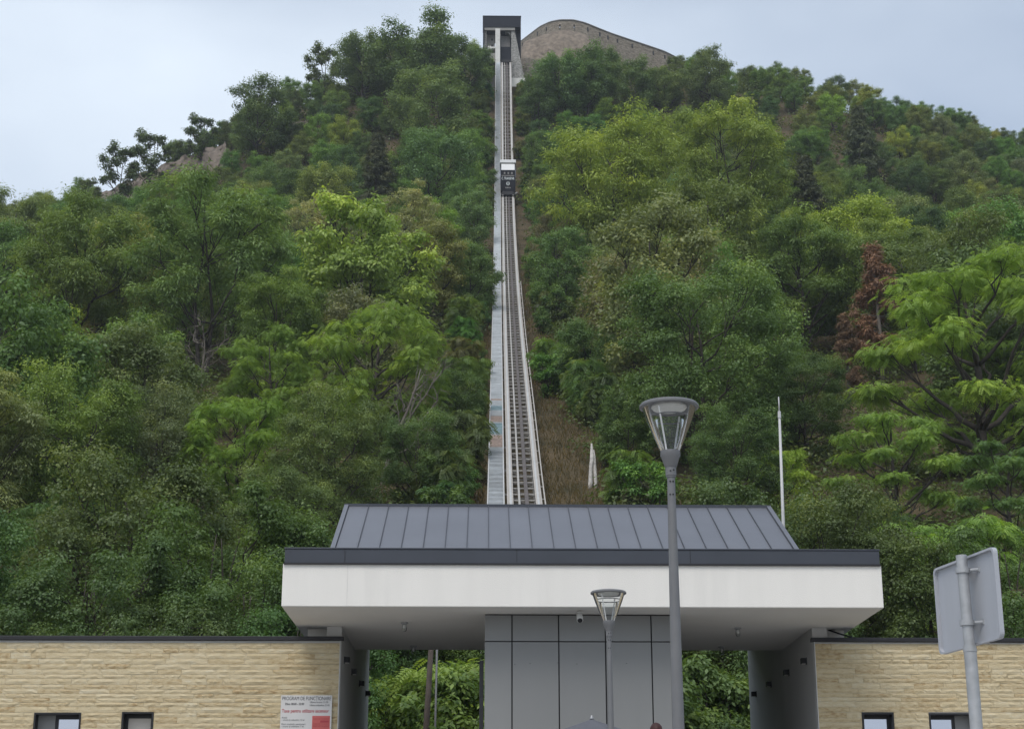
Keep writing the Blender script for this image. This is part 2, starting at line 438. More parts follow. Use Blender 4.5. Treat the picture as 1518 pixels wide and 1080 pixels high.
# roof over the canopy: pans with standing seams
RX0, RX1, RY0, RY1, RZ0, RZ1 = -3.06, 6.32, 32.75, 35.95, 7.74, 9.36
rk = MB()
rk.add([(RX0,RY0,7.5),(RX1,RY0,7.5),(RX1,37.0,7.5),(RX0,37.0,7.5),(RX0,RY0,RZ0-.03),(RX1,RY0,RZ0-.03),(RX1,RY1,RZ1-.03),(RX0,RY1,RZ1-.03),(RX0,37.0,RZ1-.45),(RX1,37.0,RZ1-.45)],
       [(0,1,5,4),(4,5,6,7),(7,6,9,8),(2,3,8,9),(1,2,9,6,5),(3,0,4,7,8)])
roof = rk.build('roof', M_band, b)
npan = 21; pw = (RX1-RX0-0.16)/npan
sl = Vector((0, RY1-RY0, RZ1-RZ0)).normalized(); nn = Vector((0, -sl.z, sl.y))
def rpt(x, t, h): return Vector((x, RY0+(RY1-RY0)*t, RZ0+(RZ1-RZ0)*t)) + nn*h
rr = random.Random(4)
for i in range(npan):
    x0 = RX0+0.08+i*pw+0.006; x1 = x0+pw-0.012
    j = [rr.uniform(-.003, .003) for _ in range(8)]
    g = MB()
    vs = [rpt(x0+(x1-x0)*u, t, 0.012+rr.uniform(-.0022,.0022)) for t in (0,.33,.66,1) for u in (0,.5,1)]
    g.add(vs + [rpt(x0,0,-.02), rpt(x1,0,-.02), rpt(x1,1,-.02), rpt(x0,1,-.02)],
          [(a*3+k, a*3+k+1, a*3+k+4, a*3+k+3) for a in range(3) for k in range(2)])
    g.build('roof_panel', M_roof, roof)
for i in range(1, npan):
    x = RX0+0.08+i*pw
    MB().beam(rpt(x,0,.02), rpt(x,.995,.02), 0.013, 0.036).build('standing_seam', M_seam, roof)
for x in (RX0+0.03, RX1-0.03):
    MB().beam(rpt(x,-0.01,.02), rpt(x,1.0,.02), 0.09, 0.07).build('verge_trim', M_roof, roof)
MB().box(RX0-0.02, RX1+0.02, RY1-0.07, RY1+0.12, RZ1-0.03, RZ1+0.045).build('ridge_cap', M_band, roof)
# core with cladding panels
core = MB().box(0.03, 3.74, 31.90, 42.0, 1.99, 6.375).build('core', M_joint, b)
pxs = [0.012, 0.545, 1.44, 2.335, 3.215, 3.755]
for (z0, z1) in ((5.865, 6.355), (2.2, 5.845)):
    for i in range(5):
        e0 = 0.012
        MB().box(pxs[i]+e0, pxs[i+1]-e0, 31.85, 31.895, z0, z1).build('cladding_panel', M_panel, core, bevel=0.004)
for k, (z0, z1) in enumerate(((5.0,5.2),(4.72,4.95),(3.6,4.66))):
    MB().box(-0.055, -0.02, 31.95, 32.02, z0, z1).build('door_edge_strip', M_wplastic, core)
MB().box(-0.075, 0.005, 31.93, 32.1, 2.0, 5.5).build('door_guide', M_dark, core)
for i, (x, z) in enumerate(((0.60,5.42),(0.89,5.44),(1.78,5.43),(2.73,5.44),(1.42,5.45))):
    MB().lathe([(0.0,0),(0.012,0),(0.012,0.006),(0,0.006)], (0,0,0), 8).build('rivet', M_dark, core).location = (x, 31.848, z)
# passage walls
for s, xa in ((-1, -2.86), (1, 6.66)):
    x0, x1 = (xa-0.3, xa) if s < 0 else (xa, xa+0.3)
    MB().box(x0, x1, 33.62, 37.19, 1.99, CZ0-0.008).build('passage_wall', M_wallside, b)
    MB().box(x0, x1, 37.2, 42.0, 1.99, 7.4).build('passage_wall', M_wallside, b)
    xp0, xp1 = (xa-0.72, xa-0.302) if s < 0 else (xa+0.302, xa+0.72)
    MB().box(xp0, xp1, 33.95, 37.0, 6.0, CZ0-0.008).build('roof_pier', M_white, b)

MB().box(-3.17, 6.97, 37.21, 42.0, 7.41, 7.6).build('rear_shade_roof', M_soffit, b)  # unseen slab, added to shade the rear passage walls and core

# wings with split-faced stone
def stone_mesh(seed):
    r = random.Random(seed); g = MB(); nxs, nzs = 7, 3
    vs = []
    for k in range(nzs):
        for i in range(nxs):
            edge = (k in (0, nzs-1)) or (i in (0, nxs-1))
            u = i/(nxs-1); v = k/(nzs-1)
            if 0 < i < nxs-1: u += r.uniform(-.03,.03)
            if k in (0, nzs-1): v += r.uniform(-.02, .02)
            vs.append((u, -(0.25+r.uniform(0,.35)) if edge else -(0.5+r.uniform(0,.6)), v))
    fs = [(k*nxs+i, k*nxs+i+1, (k+1)*nxs+i+1, (k+1)*nxs+i) for k in range(nzs-1) for i in range(nxs-1)]
    n0 = len(vs)
    vs += [(0,.3,0),(1,.3,0),(1,.3,1),(0,.3,1)]
    fs += [(n0+1, n0) + tuple(range(0, nxs)), (n0+3, n0+2) + tuple((nzs-1)*nxs+i for i in range(nxs-1,-1,-1)),
           (n0, n0+3) + tuple(k*nxs for k in range(nzs-1,-1,-1)), (n0+2, n0+1) + tuple(k*nxs+nxs-1 for k in range(nzs))]
    return g.add(vs, fs)
STONES = [stone_mesh(i) for i in range(14)]
STONE_ME = [s.mesh('stone', M_stone) for s in STONES]
def wall_holes(g, x0, x1, z0, z1, y0, y1, holes):
    cuts = sorted({x0, x1} | {h[0] for h in holes} | {h[1] for h in holes})
    for a, c in zip(cuts[:-1], cuts[1:]):
        hs = [h for h in holes if h[0] <= a+1e-6 and h[1] >= c-1e-6]
        if not hs: g.box(a, c, y0, y1, z0, z1)
        else:
            g.box(a, c, y0, y1, z0, hs[0][2]); g.box(a, c, y0, y1, hs[0][3], z1)
YF = 33.55
def wing(x0, x1, holes, side, label):
    wroot = empty('stone_wing', ((x0+x1)/2, 36, 2.0), label, 'building')
    g = MB(); wall_holes(g, x0, x1, 2.0, 6.08, YF, YF+0.4, [(h[0], h[1], h[2], h[3]) for h in holes]); 
    g.box(x0, x1, YF+3.6, YF+3.9, 2.0, 6.08)
    g.box(x0, x1, YF+0.41, YF+3.59, 5.85, 6.07)
    xo = x0 if side < 0 else x1-0.3
    g.box(xo, xo+0.3, YF+0.41, YF+3.59, 2.0, 5.84)
    core = g.build('wall', M_wallside, wroot)
    cx = (x0-0.1, x1+0.06, x1-0.31) if side < 0 else (x0-0.06, x1+0.1, x0+0.31)
    MB().box(cx[0], cx[1], YF-0.09, YF+0.06, 6.085, 6.165).build('coping', M_dark, wroot, bevel=0.008)
    ca = (cx[0], cx[2]) if side < 0 else (cx[2], cx[1])
    MB().box(ca[0], ca[1], YF+0.061, YF+4.0, 6.085, 6.16).build('coping', M_dark, wroot)
    ex = (x1-0.012, x1+0.004) if side < 0 else (x0-0.004, x0+0.012)
    MB().box(ex[0], ex[1], YF-0.05, YF+0.07, 2.0, 6.08).build('corner_trim', M_wallside, wroot)
    r = random.Random(11 if side < 0 else 12)
    rest = MB(); z = 2.0; rows = []
    while z < 6.07:
        h = r.choice((0.085, 0.09, 0.10, 0.105, 0.115)); h = min(h, 6.08-z)
        if h < 0.05: break
        rows.append((z, h)); z += h
    ex0, ex1 = (x0, x1-0.014) if side < 0 else (x0+0.014, x1)
    for z, h in rows:
        x = ex0
        spans = []
        cur = ex0
        for hh in sorted(holes):
            if hh[3] > z+0.02 and hh[2] < z+h-0.02:
                spans.append((cur, hh[0])); cur = hh[1]
        spans.append((cur, ex1))
        for a, c in spans:
            x = a
            while x < c-0.01:
                L = r.uniform(0.28, 0.85)
                if c-(x+L) < 0.2: L = c-x
                me_i = r.randrange(14); dp = r.uniform(0.020, 0.036)
                vis = z+h > 4.15 and (-10.0 < x+L and x < 11.2)
                if vis:
                    o = put('stone', STONE_ME[me_i], core)
                    o.location = (x+0.002, YF-0.006, z+0.002); o.scale = (L-0.004, dp, h-0.004)
                else:
                    rest.add([(x+0.002+p[0]*(L-.004), YF-0.006+p[1]*dp, z+.002+p[2]*(h-.004)) for p in STONES[me_i].v], STONES[me_i].f)
                x += L
    if rest.v: tag(rest.build('stone_cladding', M_stone, core), kind='stuff')
    return wroot
HL = [(-8.88,-7.95,3.3,4.66), (-7.15,-6.52,3.3,4.68)]
HR = [(7.55,8.19,3.3,4.69), (8.89,9.80,3.3,4.68)]
wl = wing(-17.0, -2.87, HL, -1, 'left wing faced with tan split stone, beside the passage with the notice')
wr = wing(6.67, 18.5, HR, 1, 'right wing faced with tan split stone, behind the road sign')
def window(root, h, panel, blind):
    x0, x1, z0, z1 = h
    wn = MB()
    t = 0.035
    wn.box(x0+.003, x0+t, YF-.03, YF+.36, z0+.003, z1-.003); wn.box(x1-t, x1-.003, YF-.03, YF+.36, z0+.003, z1-.003)
    wn.box(x0+t, x1-t, YF-.03, YF+.36, z1-t, z1-.003); wn.box(x0+t, x1-t, YF-.03, YF+.36, z0+.003, z0+t)
    wo_ = wn.build('window', M_dark, root)
    gx0, gx1 = x0+t, x1-t
    if panel == -1: MB().box(gx0, gx0+0.34, YF+.20, YF+.25, z0+t, z1-t).build('side_panel', M_panel, wo_); gx0 += 0.345
    if panel == 1: MB().box(gx1-0.30, gx1, YF+.20, YF+.25, z0+t, z1-t).build('side_panel', M_panel, wo_); gx1 -= 0.305
    fr = MB(); f = 0.055
    fr.box(gx0, gx0+f, YF+.2, YF+.28, z0+t, z1-t); fr.box(gx1-f, gx1, YF+.2, YF+.28, z0+t, z1-t)
    fr.box(gx0+f, gx1-f, YF+.2, YF+.28, z1-t-f-.02, z1-t); fr.box(gx0+f, gx1-f, YF+.2, YF+.28, z0+t, z0+t+f)
    fr.build('frame', M_dark, wo_)
    MB().box(gx0+f, gx1-f, YF+.23, YF+.25, z0+t+f, z1-t-f-.02).build('pane', M_blind if blind else M_wglass, wo_)
window(wl, HL[0], -1, False); window(wl, HL[1], 0, True); window(wr, HR[0], 0, False); window(wr, HR[1], 1, False)

# wall lights in the passage
for side, lab in ((-1, 'left'), (1, 'right')):
    for k, y in enumerate((34.35, 36.4, 38.7, 40.9)):
        x = -2.86 if side < 0 else 6.66
        o = empty('wall_light', (x, y, 5.8), 'small black box light on the %s passage wall, %s' % (lab, ('nearest the stone front', 'second from the stone front', 'third from the stone front', 'deepest in the passage')[k]), 'wall light', 'box lights on the passage walls')
        d = -side
        g = MB(); xa, xb = sorted((x+d*0.002, x+d*0.015)); g.box(xa, xb, y-.05, y+.05, 5.73, 5.87); g.build('back_plate', M_dark, o)
        xa, xb = sorted((x+d*0.015, x+d*0.12)); MB().box(xa, xb, y-.065, y+.065, 5.745, 5.86).build('housing', M_dark, o, bevel=0.006)
        xa, xb = sorted((x+d*0.03, x+d*0.105)); MB().box(xa, xb, y-.05, y+.05, 5.738, 5.7449).build('lens', M_lampdisc, o)

# ceiling lights under the canopy
for (x, y, lab) in ((-1.57, 33.0, 'front lamp under the canopy above the left passage'), (-1.53, 36.5, 'rear lamp under the canopy above the left passage'),
                    (5.15, 33.6, 'front lamp under the canopy above the right passage'), (5.22, 36.5, 'rear lamp under the canopy above the right passage')):
    o = empty('ceiling_light', (x, y, CZ0-.007), 'small clear jar ' + lab, 'lamp', 'jar lamps under the canopy')
    z = CZ0-.008
    MB().lathe([(0.0,0),(0.075,0),(0.075,-0.02),(0.05,-0.035),(0.0,-.035)], (x,y,z), 20).build('base', M_galv, o, True, auto=True)
    MB().lathe([(0.046,-0.035),(0.05,-0.07),(0.048,-0.14),(0.03,-0.175),(0.0,-0.18)], (x,y,z), 20).build('glass_jar', M_glass, o, True)
    MB().lathe([(0.0,-0.036),(0.022,-0.05),(0.026,-0.10),(0.0,-0.13)], (x,y,z), 12).build('bulb', M_wplastic, o, True)
    if y < 35:
        MB().box(x-.14, x+.14, y-.008, y+.008, z-.012, z).build('cable_run', M_wallside, o)
# security camera
o = empty('security_camera', (1.82, 31.45, CZ0), 'white bullet security camera hanging from the canopy edge', 'security camera')
MB().lathe([(0,0),(0.045,0),(0.045,-0.03),(0.02,-0.04),(0.02,-0.06)], (1.82,31.45,CZ0-.008), 20).build('mount', M_wplastic, o, True, auto=True)
g = MB().tube([(1.82,31.52,CZ0-.055),(1.82,31.40,CZ0-.13),(1.82,31.33,CZ0-.20)], [0.055,0.060,0.060], 16); g.build('housing', M_wplastic, o, True, auto=True)
MB().tube([(1.82,31.331,CZ0-.199),(1.82,31.318,CZ0-.212)], [0.05,0.046], 16).build('lens', M_dark, o)
MB().box(1.772,1.868,31.33,31.52,CZ0-.052,CZ0-.046).build('sun_shield', M_wplastic, o)
# loose cable on the right wing
g = MB().tube([(7.05,33.9,6.38),(7.25,33.85,6.30),(7.5,33.75,6.20),(7.52,33.6,6.178)], [.016]*4, 6)
tag(g.build('cable', M_dark, None, True), 'short black cable drooping from the canopy onto the right wing', 'cable')

# notice on the left wing
PX0, PX1, PZ1, PZ0, PY = -4.01, -3.0, 5.0, 3.5, YF-0.065
o = empty('notice_board', (-3.5, PY, 3.5), 'white printed notice with opening hours and red price box on stone wall', 'notice')
bd = MB().box(PX0, PX1, PY-0.012, PY, PZ0, PZ1).build('board', M_poster, o)
yt = PY-0.0145
text('PROGRAM DE FUNCȚIONARE', 0.1, (PX0+0.02, yt, 4.905), M_black, o, width=0.965)
text('Zilnic 08:00 - 22:00', 0.06, (PX0+0.08, yt, 4.81), M_black, o, width=0.38, bold=0.0008)
text('Ultima urcare: 21:30', 0.05, (PX0+0.57, yt, 4.85), M_black, o, width=0.36)
text('Ultima coborâre: 21:45', 0.05, (PX0+0.57, yt, 4.79), M_black, o, width=0.39)
text('Taxe pentru utilizare ascensor', 0.095, (PX0+0.025, yt, 4.665), M_redp, o, width=0.93, bold=0.0012)
text('Adulți', 0.045, (PX0+0.025, yt, 4.55), M_black, o)
text('- urcare și coborâre: 15 lei', 0.045, (PX0+0.025, yt, 4.505), M_black, o, width=0.45)
text('Elevi, studenți, pensionari', 0.045, (PX0+0.025, yt, 4.425), M_black, o, width=0.47)
text('- urcare și coborâre: 7 lei', 0.045, (PX0+0.025, yt, 4.38), M_black, o, width=0.44)
rb = MB().box(PX0+0.63, PX1-0.03, PY-0.0155, PY-0.0122, 3.75, 4.60).build('red_box', M_redbox, o)
MB().box(PX0+0.79, PX1-0.05, PY-0.0165, PY-0.0156, 4.47, 4.51).build('red_bar', M_redp, rb)
for z in (4.53, 4.435, 4.39, 4.30):
    text('Copii sub 7 ani gratuit', 0.042, (PX0+0.65, PY-0.018, z), M_redp, o, width=0.31)

# ------------------------------------------------------------------ street lamps
def lamp(x, y, ztop, label, base=2.0):
    o = empty('street_lamp', (x, y, base), label, 'street lamp', 'cone-headed street lamps')
    c = (x, y, ztop)
    MB().lathe([(0.0,0.012),(0.22,0.004),(0.30,-0.012),(0.316,-0.03),(0.316,-0.05),(0.296,-0.064),(0.262,-0.05),(0.235,-0.028),(0.0,-0.028)], c, 56).build('lid', M_lamp, o, True, auto=True)
    MB().lathe([(0.0,-0.03),(0.185,-0.03),(0.19,-0.05),(0.175,-0.068),(0.0,-0.074)], c, 40).build('reflector', M_lampdisc, o, True, auto=True)
    MB().lathe([(0.228,-0.165),(0.238,-0.155),(0.243,-0.16),(0.236,-0.172),(0.228,-0.165)], c, 40).build('inner_ring', M_lamp, o, True)
    MB().lathe([(0.284,-0.058),(0.235,-0.20),(0.16,-0.39),(0.098,-0.535)], c, 56).build('glass_cone', M_glass, o, True)
    MB().lathe([(0.165,-0.20),(0.155,-0.28),(0.12,-0.42),(0.075,-0.51)], c, 32).build('inner_glass', M_glass, o, True)
    for k in range(4):
        a = math.pi/4 + k*math.pi/2 + 0.25
        p0 = (x+0.263*math.cos(a), y+0.263*math.sin(a), ztop-0.085); p1 = (x+0.098*math.cos(a), y+0.098*math.sin(a), ztop-0.53)
        MB().beam(p0, p1, 0.016, 0.010, (math.cos(a), math.sin(a), 0)).build('rib', M_wplastic, o)
    MB().lathe([(0.0,-0.525),(0.104,-0.525),(0.106,-0.575),(0.094,-0.60),(0.062,-0.70),(0.0,-0.70)], c, 36).build('head_base', M_lamp, o, True, auto=True)
    MB().lathe([(0.0,-0.70),(0.057,-0.70),(0.057,-0.79),(0.05,-0.795),(0.05,-0.81),(0.0,-0.81)], c, 28).build('collar', M_lamp, o, True, auto=True)
    h = ztop-base
    MB().lathe([(0.0,-0.81),(0.0415,-0.81),(0.046,-1.35),(0.056,-2.4),(0.062,-3.3),(0.068,-(h-.02)),(0,-(h-.02))], c, 28).build('pole', M_lamp, o, True, auto=True)
    MB().lathe([(0.0,0.045),(0.10,0.045),(0.14,0.015),(0.14,0.0),(0.0,0.0)], (x,y,base), 24).build('foot', M_lamp, o, True, auto=True)
    for a, z in ((-1.9,-0.86),(-1.2,-0.86),(-2.0,-1.0),(-1.3,-1.0),(-1.75,-0.75),(-1.15,-0.74)):
        rr_ = 0.0425 if z < -0.8 else 0.057
        g = MB().tube([(x+rr_*math.cos(a)*0.9, y+rr_*math.sin(a)*0.9, ztop+z), (x+(rr_+.006)*math.cos(a), y+(rr_+.006)*math.sin(a), ztop+z)], [.009,.009], 8)
        g.build('bolt', M_dark, o)
    return o
lamp(1.965, 17.0, 6.40, 'tall grey street lamp with clear cone head, the near one')
l2 = lamp(2.19, 29.0, 6.36, 'grey street lamp before the grey core, the far one')

# ------------------------------------------------------------------ road sign seen from behind
o = empty('road_sign', (2.613, 8.95, 0.02), 'blank grey back of a road sign on a galvanised pole', 'road sign')
MB().tube([(2.625,8.95,0.02),(2.622,8.95,2.78)], [0.034,0.034], 20).build('pole', M_galv, o, True, auto=True)
MB().tube([(2.622,8.95,2.76),(2.615,8.95,3.27)], [0.030,0.030], 20).build('pole_top', M_galv, o, True, auto=True)
MB().tube([(2.622,8.95,2.745),(2.622,8.95,2.765)], [0.037,0.037], 20).build('pole_joint', M_galv, o, True, auto=True)
A = Vector((2.597, 9.40, 0)); B = Vector((2.735, 8.70, 0)); dd = (B-A); Lw = dd.length; dd.normalize(); nd = Vector((dd.y, -dd.x, 0))
if nd.x > 0: nd = -nd
def plate_pt(u, z, d): q = A + dd*u + nd*d; return (q.x, q.y, z)
zA0, zA1 = 2.785, 3.272
rc = 0.032; out = []
for (cx_, cz_, a0) in ((rc, zA0+rc, 180), (Lw-rc, zA0+rc, 270), (Lw-rc, zA1-rc, 0), (rc, zA1-rc, 90)):
    for k in range(6):
        a = R_(a0 + 18*k); out.append((cx_+rc*math.cos(a), cz_+rc*math.sin(a)))
nO = len(out); g = MB()
inn = [(Lw/2+(u-Lw/2)*(1-.024/Lw), (zA0+zA1)/2+(z-(zA0+zA1)/2)*(1-.024/0.487)) for u, z in out]
vs = [plate_pt(u, z, 0.002) for u, z in inn] + [plate_pt(u, z, 0.022) for u, z in inn] + [plate_pt(u, z, 0.022) for u, z in out] + [plate_pt(u, z, -0.004) for u, z in out]
fs = [tuple(range(nO))]
for k in range(nO):
    k2 = (k+1) % nO
    for a in range(3): fs.append((a*nO+k, a*nO+k2, (a+1)*nO+k2, (a+1)*nO+k))
fs.append(tuple(3*nO+k for k in range(nO-1, -1, -1)))
g.add(vs, fs).build('plate', M_plate, o)
for zc_ in (2.90, 3.185):
    cl = MB()
    cl.tube([(2.617,8.95,zc_-.014),(2.617,8.95,zc_+.014)], [0.039,0.039], 16)
    cb = cl.build('clamp', M_galv, o, True, auto=True)
    MB().beam((2.617,8.95,zc_), plate_pt(0.33, zc_, 0.0), 0.03, 0.026).build('bracket', M_galv, cb)
    MB().tube([(2.655,8.93,zc_),(2.70,8.90,zc_)], [.009,.009], 8).build('bolt', M_galv, cb)
    MB().box(2.688,2.705,8.892,8.912,zc_-.014,zc_+.014).build('nut', M_galv, cb)

# ------------------------------------------------------------------ lightning rod behind the roof
o = empty('lightning_rod', (7.18, 39.0, 2.0), 'slim pale metal mast rising behind the right end of the roof', 'mast')
MB().tube([(7.17,39,2.0),(7.17,39,9.5),(7.205,39,12.25)], [.045,.040,.030], 12).build('mast_tube', M_string, o, True)
MB().tube([(7.205,39,12.25),(7.207,39,12.42)], [.042,.038], 12).build('mast_collar', M_string, o, True, auto=True)
MB().tube([(7.207,39,12.42),(7.209,39,12.79)], [.020,.014], 8).build('tip', M_string, o, True)

# ------------------------------------------------------------------ parasol and person at the plaza
o = empty('parasol', (1.93, 30.0, 2.0), 'grey market parasol with pointed top in front of the core', 'parasol')
g = MB(); n = 8; apex = Vector((1.93,30.0,4.24)); rim = []
for k in range(n):
    a = 2*math.pi*k/n + math.pi/8; rim.append(Vector((1.93+1.35*math.cos(a), 30.0+1.2*math.sin(a), 3.78)))
vs = [apex]; fs = []
for k in range(n):
    for t in (0.33, 0.66, 1.0):
        q = apex.lerp(rim[k], t); vs.append(q + Vector((0,0,0.0)))
        q = apex.lerp((rim[k]+rim[(k+1)%n])/2, t); vs.append(q + Vector((0,0,-0.03*t)))
def vi(k, t, s): return 1 + (k % n)*6 + t*2 + s
for k in range(n):
    fs += [(0, vi(k,0,0), vi(k,0,1)), (0, vi(k,0,1), vi(k+1,0,0))]
    for t in (0, 1): fs += [(vi(k,t,0), vi(k,t+1,0), vi(k,t+1,1), vi(k,t,1)), (vi(k,t,1), vi(k,t+1,1), vi(k+1,t+1,0), vi(k+1,t,0))]
cp = g.add(vs, fs).build('canopy', M_fabric, o)
sm = cp.modifiers.new('thick', 'SOLIDIFY'); sm.thickness = 0.008
MB().tube([(1.93,30,2.05),(1.93,30,4.22)], [.024,.022], 12).build('pole', M_lamp, o, True)
MB().lathe([(0,0),(.035,0.0),(.04,.02),(.018,.04),(.022,.06),(0,.075)], (1.93,30,4.235), 12).build('finial', M_galv, o, True)
MB().lathe([(0,0),(.26,0),(.26,.05),(.06,.09),(.04,.3),(0,.3)], (1.93,30,2.0), 24).build('base', M_lamp, o, True, auto=True)
for k in range(n):
    MB().beam(apex+Vector((0,0,-.05)), rim[k]+Vector((0,0,-.02)), .012, .02).build('rib', M_lamp, o)

PXp, PYp = 2.61, 25.5
o = empty('person', (PXp, PYp, 2.0), 'person with reddish brown hair standing in front of the core, seen from behind', 'person')
J = [((0,0,.95),.15),((0,0.01,1.15),.135),((0,0.0,1.38),.16),((0,-.01,1.50),.06),((0,-.02,1.585),.075),((0,-.025,1.66),.082),
     ((.19,0,1.42),.062),((.24,-.02,1.15),.045),((.25,.06,.92),.034),((.25,.10,.83),.026),
     ((-.19,0,1.42),.062),((-.24,-.02,1.15),.045),((-.25,.06,.92),.034),((-.25,.10,.83),.026),
     ((.10,0,.88),.09),((.11,-.01,.50),.062),((.115,.02,.08),.042),((.12,.15,.035),.034),
     ((-.10,0,.88),.09),((-.11,-.01,.50),.062),((-.115,.02,.08),.042),((-.12,.15,.035),.034)]
Ed = [(0,1),(1,2),(2,3),(3,4),(4,5),(2,6),(6,7),(7,8),(8,9),(2,10),(10,11),(11,12),(12,13),(0,14),(14,15),(15,16),(16,17),(0,18),(18,19),(19,20),(20,21)]
me = bpy.data.meshes.new('body'); me.from_pydata([(PXp+p[0], PYp+p[1], 2.0+p[2]) for p, _ in J], Ed, [])
bo = put('body', me, o)
sk = bo.modifiers.new('skin', 'SKIN')
for i, (p, r_) in enumerate(J): me.skin_vertices[0].data[i].radius = (r_, r_*0.85)
me.skin_vertices[0].data[0].use_root = True
bo.modifiers.new('sub', 'SUBSURF').levels = 2; bo.modifiers['sub'].render_levels = 2
me.materials.append(M_cloth)
g = MB(); rr = random.Random(3); NH = 14
vs = []; 
for i in range(NH+1):
    ph = math.pi*0.78*i/NH
    for k in range(24):
        a = 2*math.pi*k/24; q = 1+rr.uniform(-.025,.025)
        back = 1.0 if math.sin(a) < 0.3 else max(0.55, 1-(ph/2.5)*0.5)
        vs.append((PXp+0.098*q*math.sin(ph)*math.cos(a), PYp-0.03+0.115*q*math.sin(ph)*math.sin(a)*back, 2.0+1.665+0.125*q*math.cos(ph)))
fs = [(i*24+k, (i+1)*24+k, (i+1)*24+(k+1)%24, i*24+(k+1)%24) for i in range(NH) for k in range(24)]
g.add(vs, fs).build('hair', M_hair, o, True)
g = MB(); g.lathe([(0,.21),(.05,.2),(.078,.15),(.082,.09),(.07,.03),(.05,-.02),(.05,-.09)], (PXp,PYp-.0,2.0+1.51), 20).build('head', M_skin, o, True)
MB().tube([(PXp,PYp+.075,3.61),(PXp,PYp+.10,3.59)], [.012,.014], 8).build('nose', M_skin, o, True)

# ------------------------------------------------------------------ inclined lift: track, stairs, cabin, upper station
TY = np.array([60,66,93.2,117.6,164,205,246,275,305.]); TZ = prof(TY) + 1.75
TYd = np.linspace(44, 306, 400)
TZd = prof(TYd) + 1.75 + np.where(TYd > 290, (TYd-290)/15*1.0, 0)
def tz(Y): return float(np.interp(Y, TYd, TZd))
def tp(Y, dx, dz=0.0): return Vector((tx(Y)+dx, Y, tz(Y)+dz))
trk = empty('inclined_track', (2, 46, 3), 'pale steel lift track with cross ties climbing the wooded hill', 'track')
def sweep(dx, wdt, hgt, dz, y0, y1, step=3.0):
    g = MB(); n = max(2, int((y1-y0)/step)); vs = []; fs = []
    for i in range(n+1):
        p = tp(y0+(y1-y0)*i/n, dx, dz)
        for a, c in ((-1,-1),(1,-1),(1,1),(-1,1)): vs.append((p.x+a*wdt/2, p.y, p.z+c*hgt/2))
    for i in range(n):
        for k in range(4): fs.append((i*4+k, i*4+(k+1)%4, i*4+4+(k+1)%4, i*4+4+k))
    fs += [(3,2,1,0), tuple(n*4+k for k in range(4))]
    return g.add(vs, fs)
for s in (-1, 1):
    rl = sweep(s*0.80, 0.30, 0.22, -0.14, 44, 305).build('rail_beam', M_beam, trk)
    sweep(s*0.80, 0.13, 0.07, 0.008, 44, 305).build('rail_head', M_string, rl)
    sweep(s*0.985, 0.06, 0.10, -0.03, 44, 305).build('edge_rail', M_beam, rl)
    sweep(s*0.72, 0.14, 0.16, -1.35, 44, 303).build('lower_chord', M_strut, trk)
sweep(-0.30, 0.12, 0.10, -0.10, 44, 305).build('cable_guide', M_tie, trk)
sweep(0.14, 0.22, 0.12, -0.16, 44, 305).build('cable_channel', M_rust, trk)
ty_me = MB().box(-0.66, 0.66, -0.045, 0.045, -0.08, 0.0).mesh('cross_tie', M_tie)
y = 88.0; k = 0
while y < 304:
    q = put('cross_tie', ty_me, trk); q.location = tp(y, 0, -0.24); k += 1
    y += 1.5
g = MB(); y = 60.0; k = 0
while y < 303:
    a = tp(y, -0.68, -0.30); c = tp(y+1.15, 0.68, -0.30)
    a2 = tp(y, 0.68, -0.30); c2 = tp(y+1.15, -0.68, -0.30)
    g.beam(a if k % 2 else a2, c if k % 2 else c2, 0.05, 0.05)
    for s in (-1, 1):
        g.beam(tp(y, s*0.72, -0.25), tp(y, s*0.72, -1.3), 0.07, 0.07)
        g.beam(tp(y, s*0.72, -0.25), tp(y+1.15, s*0.72, -1.3), 0.05, 0.05)
    g.beam(tp(y,-.7,-1.35), tp(y,.7,-1.35), 0.06, 0.06)
    y += 1.15; k += 1
tag(g.build('truss_bars', M_strut, trk), kind='stuff')
y = 52
while y < 303:
    for s in (-1, 1):
        p = tp(y, s*0.72, -1.4); gz = float(ter(p.x, y))
        MB().tube([(p.x, y, gz-0.6), (p.x, y, p.z)], [.14,.12], 8).build('support_leg', M_strut, trk)
    y += 9.2
ob = sweep(1.20, 0.07, 0.07, -0.10, 88, 190).build('side_pipe', M_beam, trk)
y = 89.0
while y < 190:
    MB().beam(tp(y, .98, -.12), tp(y, 1.24, -.12), .09, .05).build('pipe_bracket', M_tie, ob); y += 3.1

wk = empty('maintenance_stairs', (0.5, 46, 3), 'long narrow metal maintenance stairs with pale side rails beside the track', 'stairs')
for dx in (-2.14, -1.20):
    sweep(dx, 0.075, 0.20, 0.02, 44, 305).build('stringer', M_string, wk)
for i, y in enumerate(np.arange(60, 304, 6.1)):
    p = tp(y, -1.67, -0.1); gz = float(ter(p.x, y))
    MB().beam((p.x-.4, y, p.z-.1), (p.x+1.0, y, p.z-.1), .1, .12).build('bearer', M_strut, wk)
    MB().tube([(p.x-.3, y, gz-.5), (p.x-.3, y, p.z-.1)], [.06,.06], 6).build('stair_post', M_strut, wk)
step_me = {m.name: MB().box(-.43,.43,-.08,.12,-.060,0).mesh('step', m) for m in (M_step, M_stepb, M_stepo)}
rest = MB(); y = 91.5; k = 0; rr = random.Random(9)
def paint(y):
    if 107.5 < y < 124:
        t = math.sin(y*0.9)+0.5*math.sin(y*2.3+1)
        if t > 0.45: return M_stepb
        if t < -0.35: return M_stepo
    return M_step
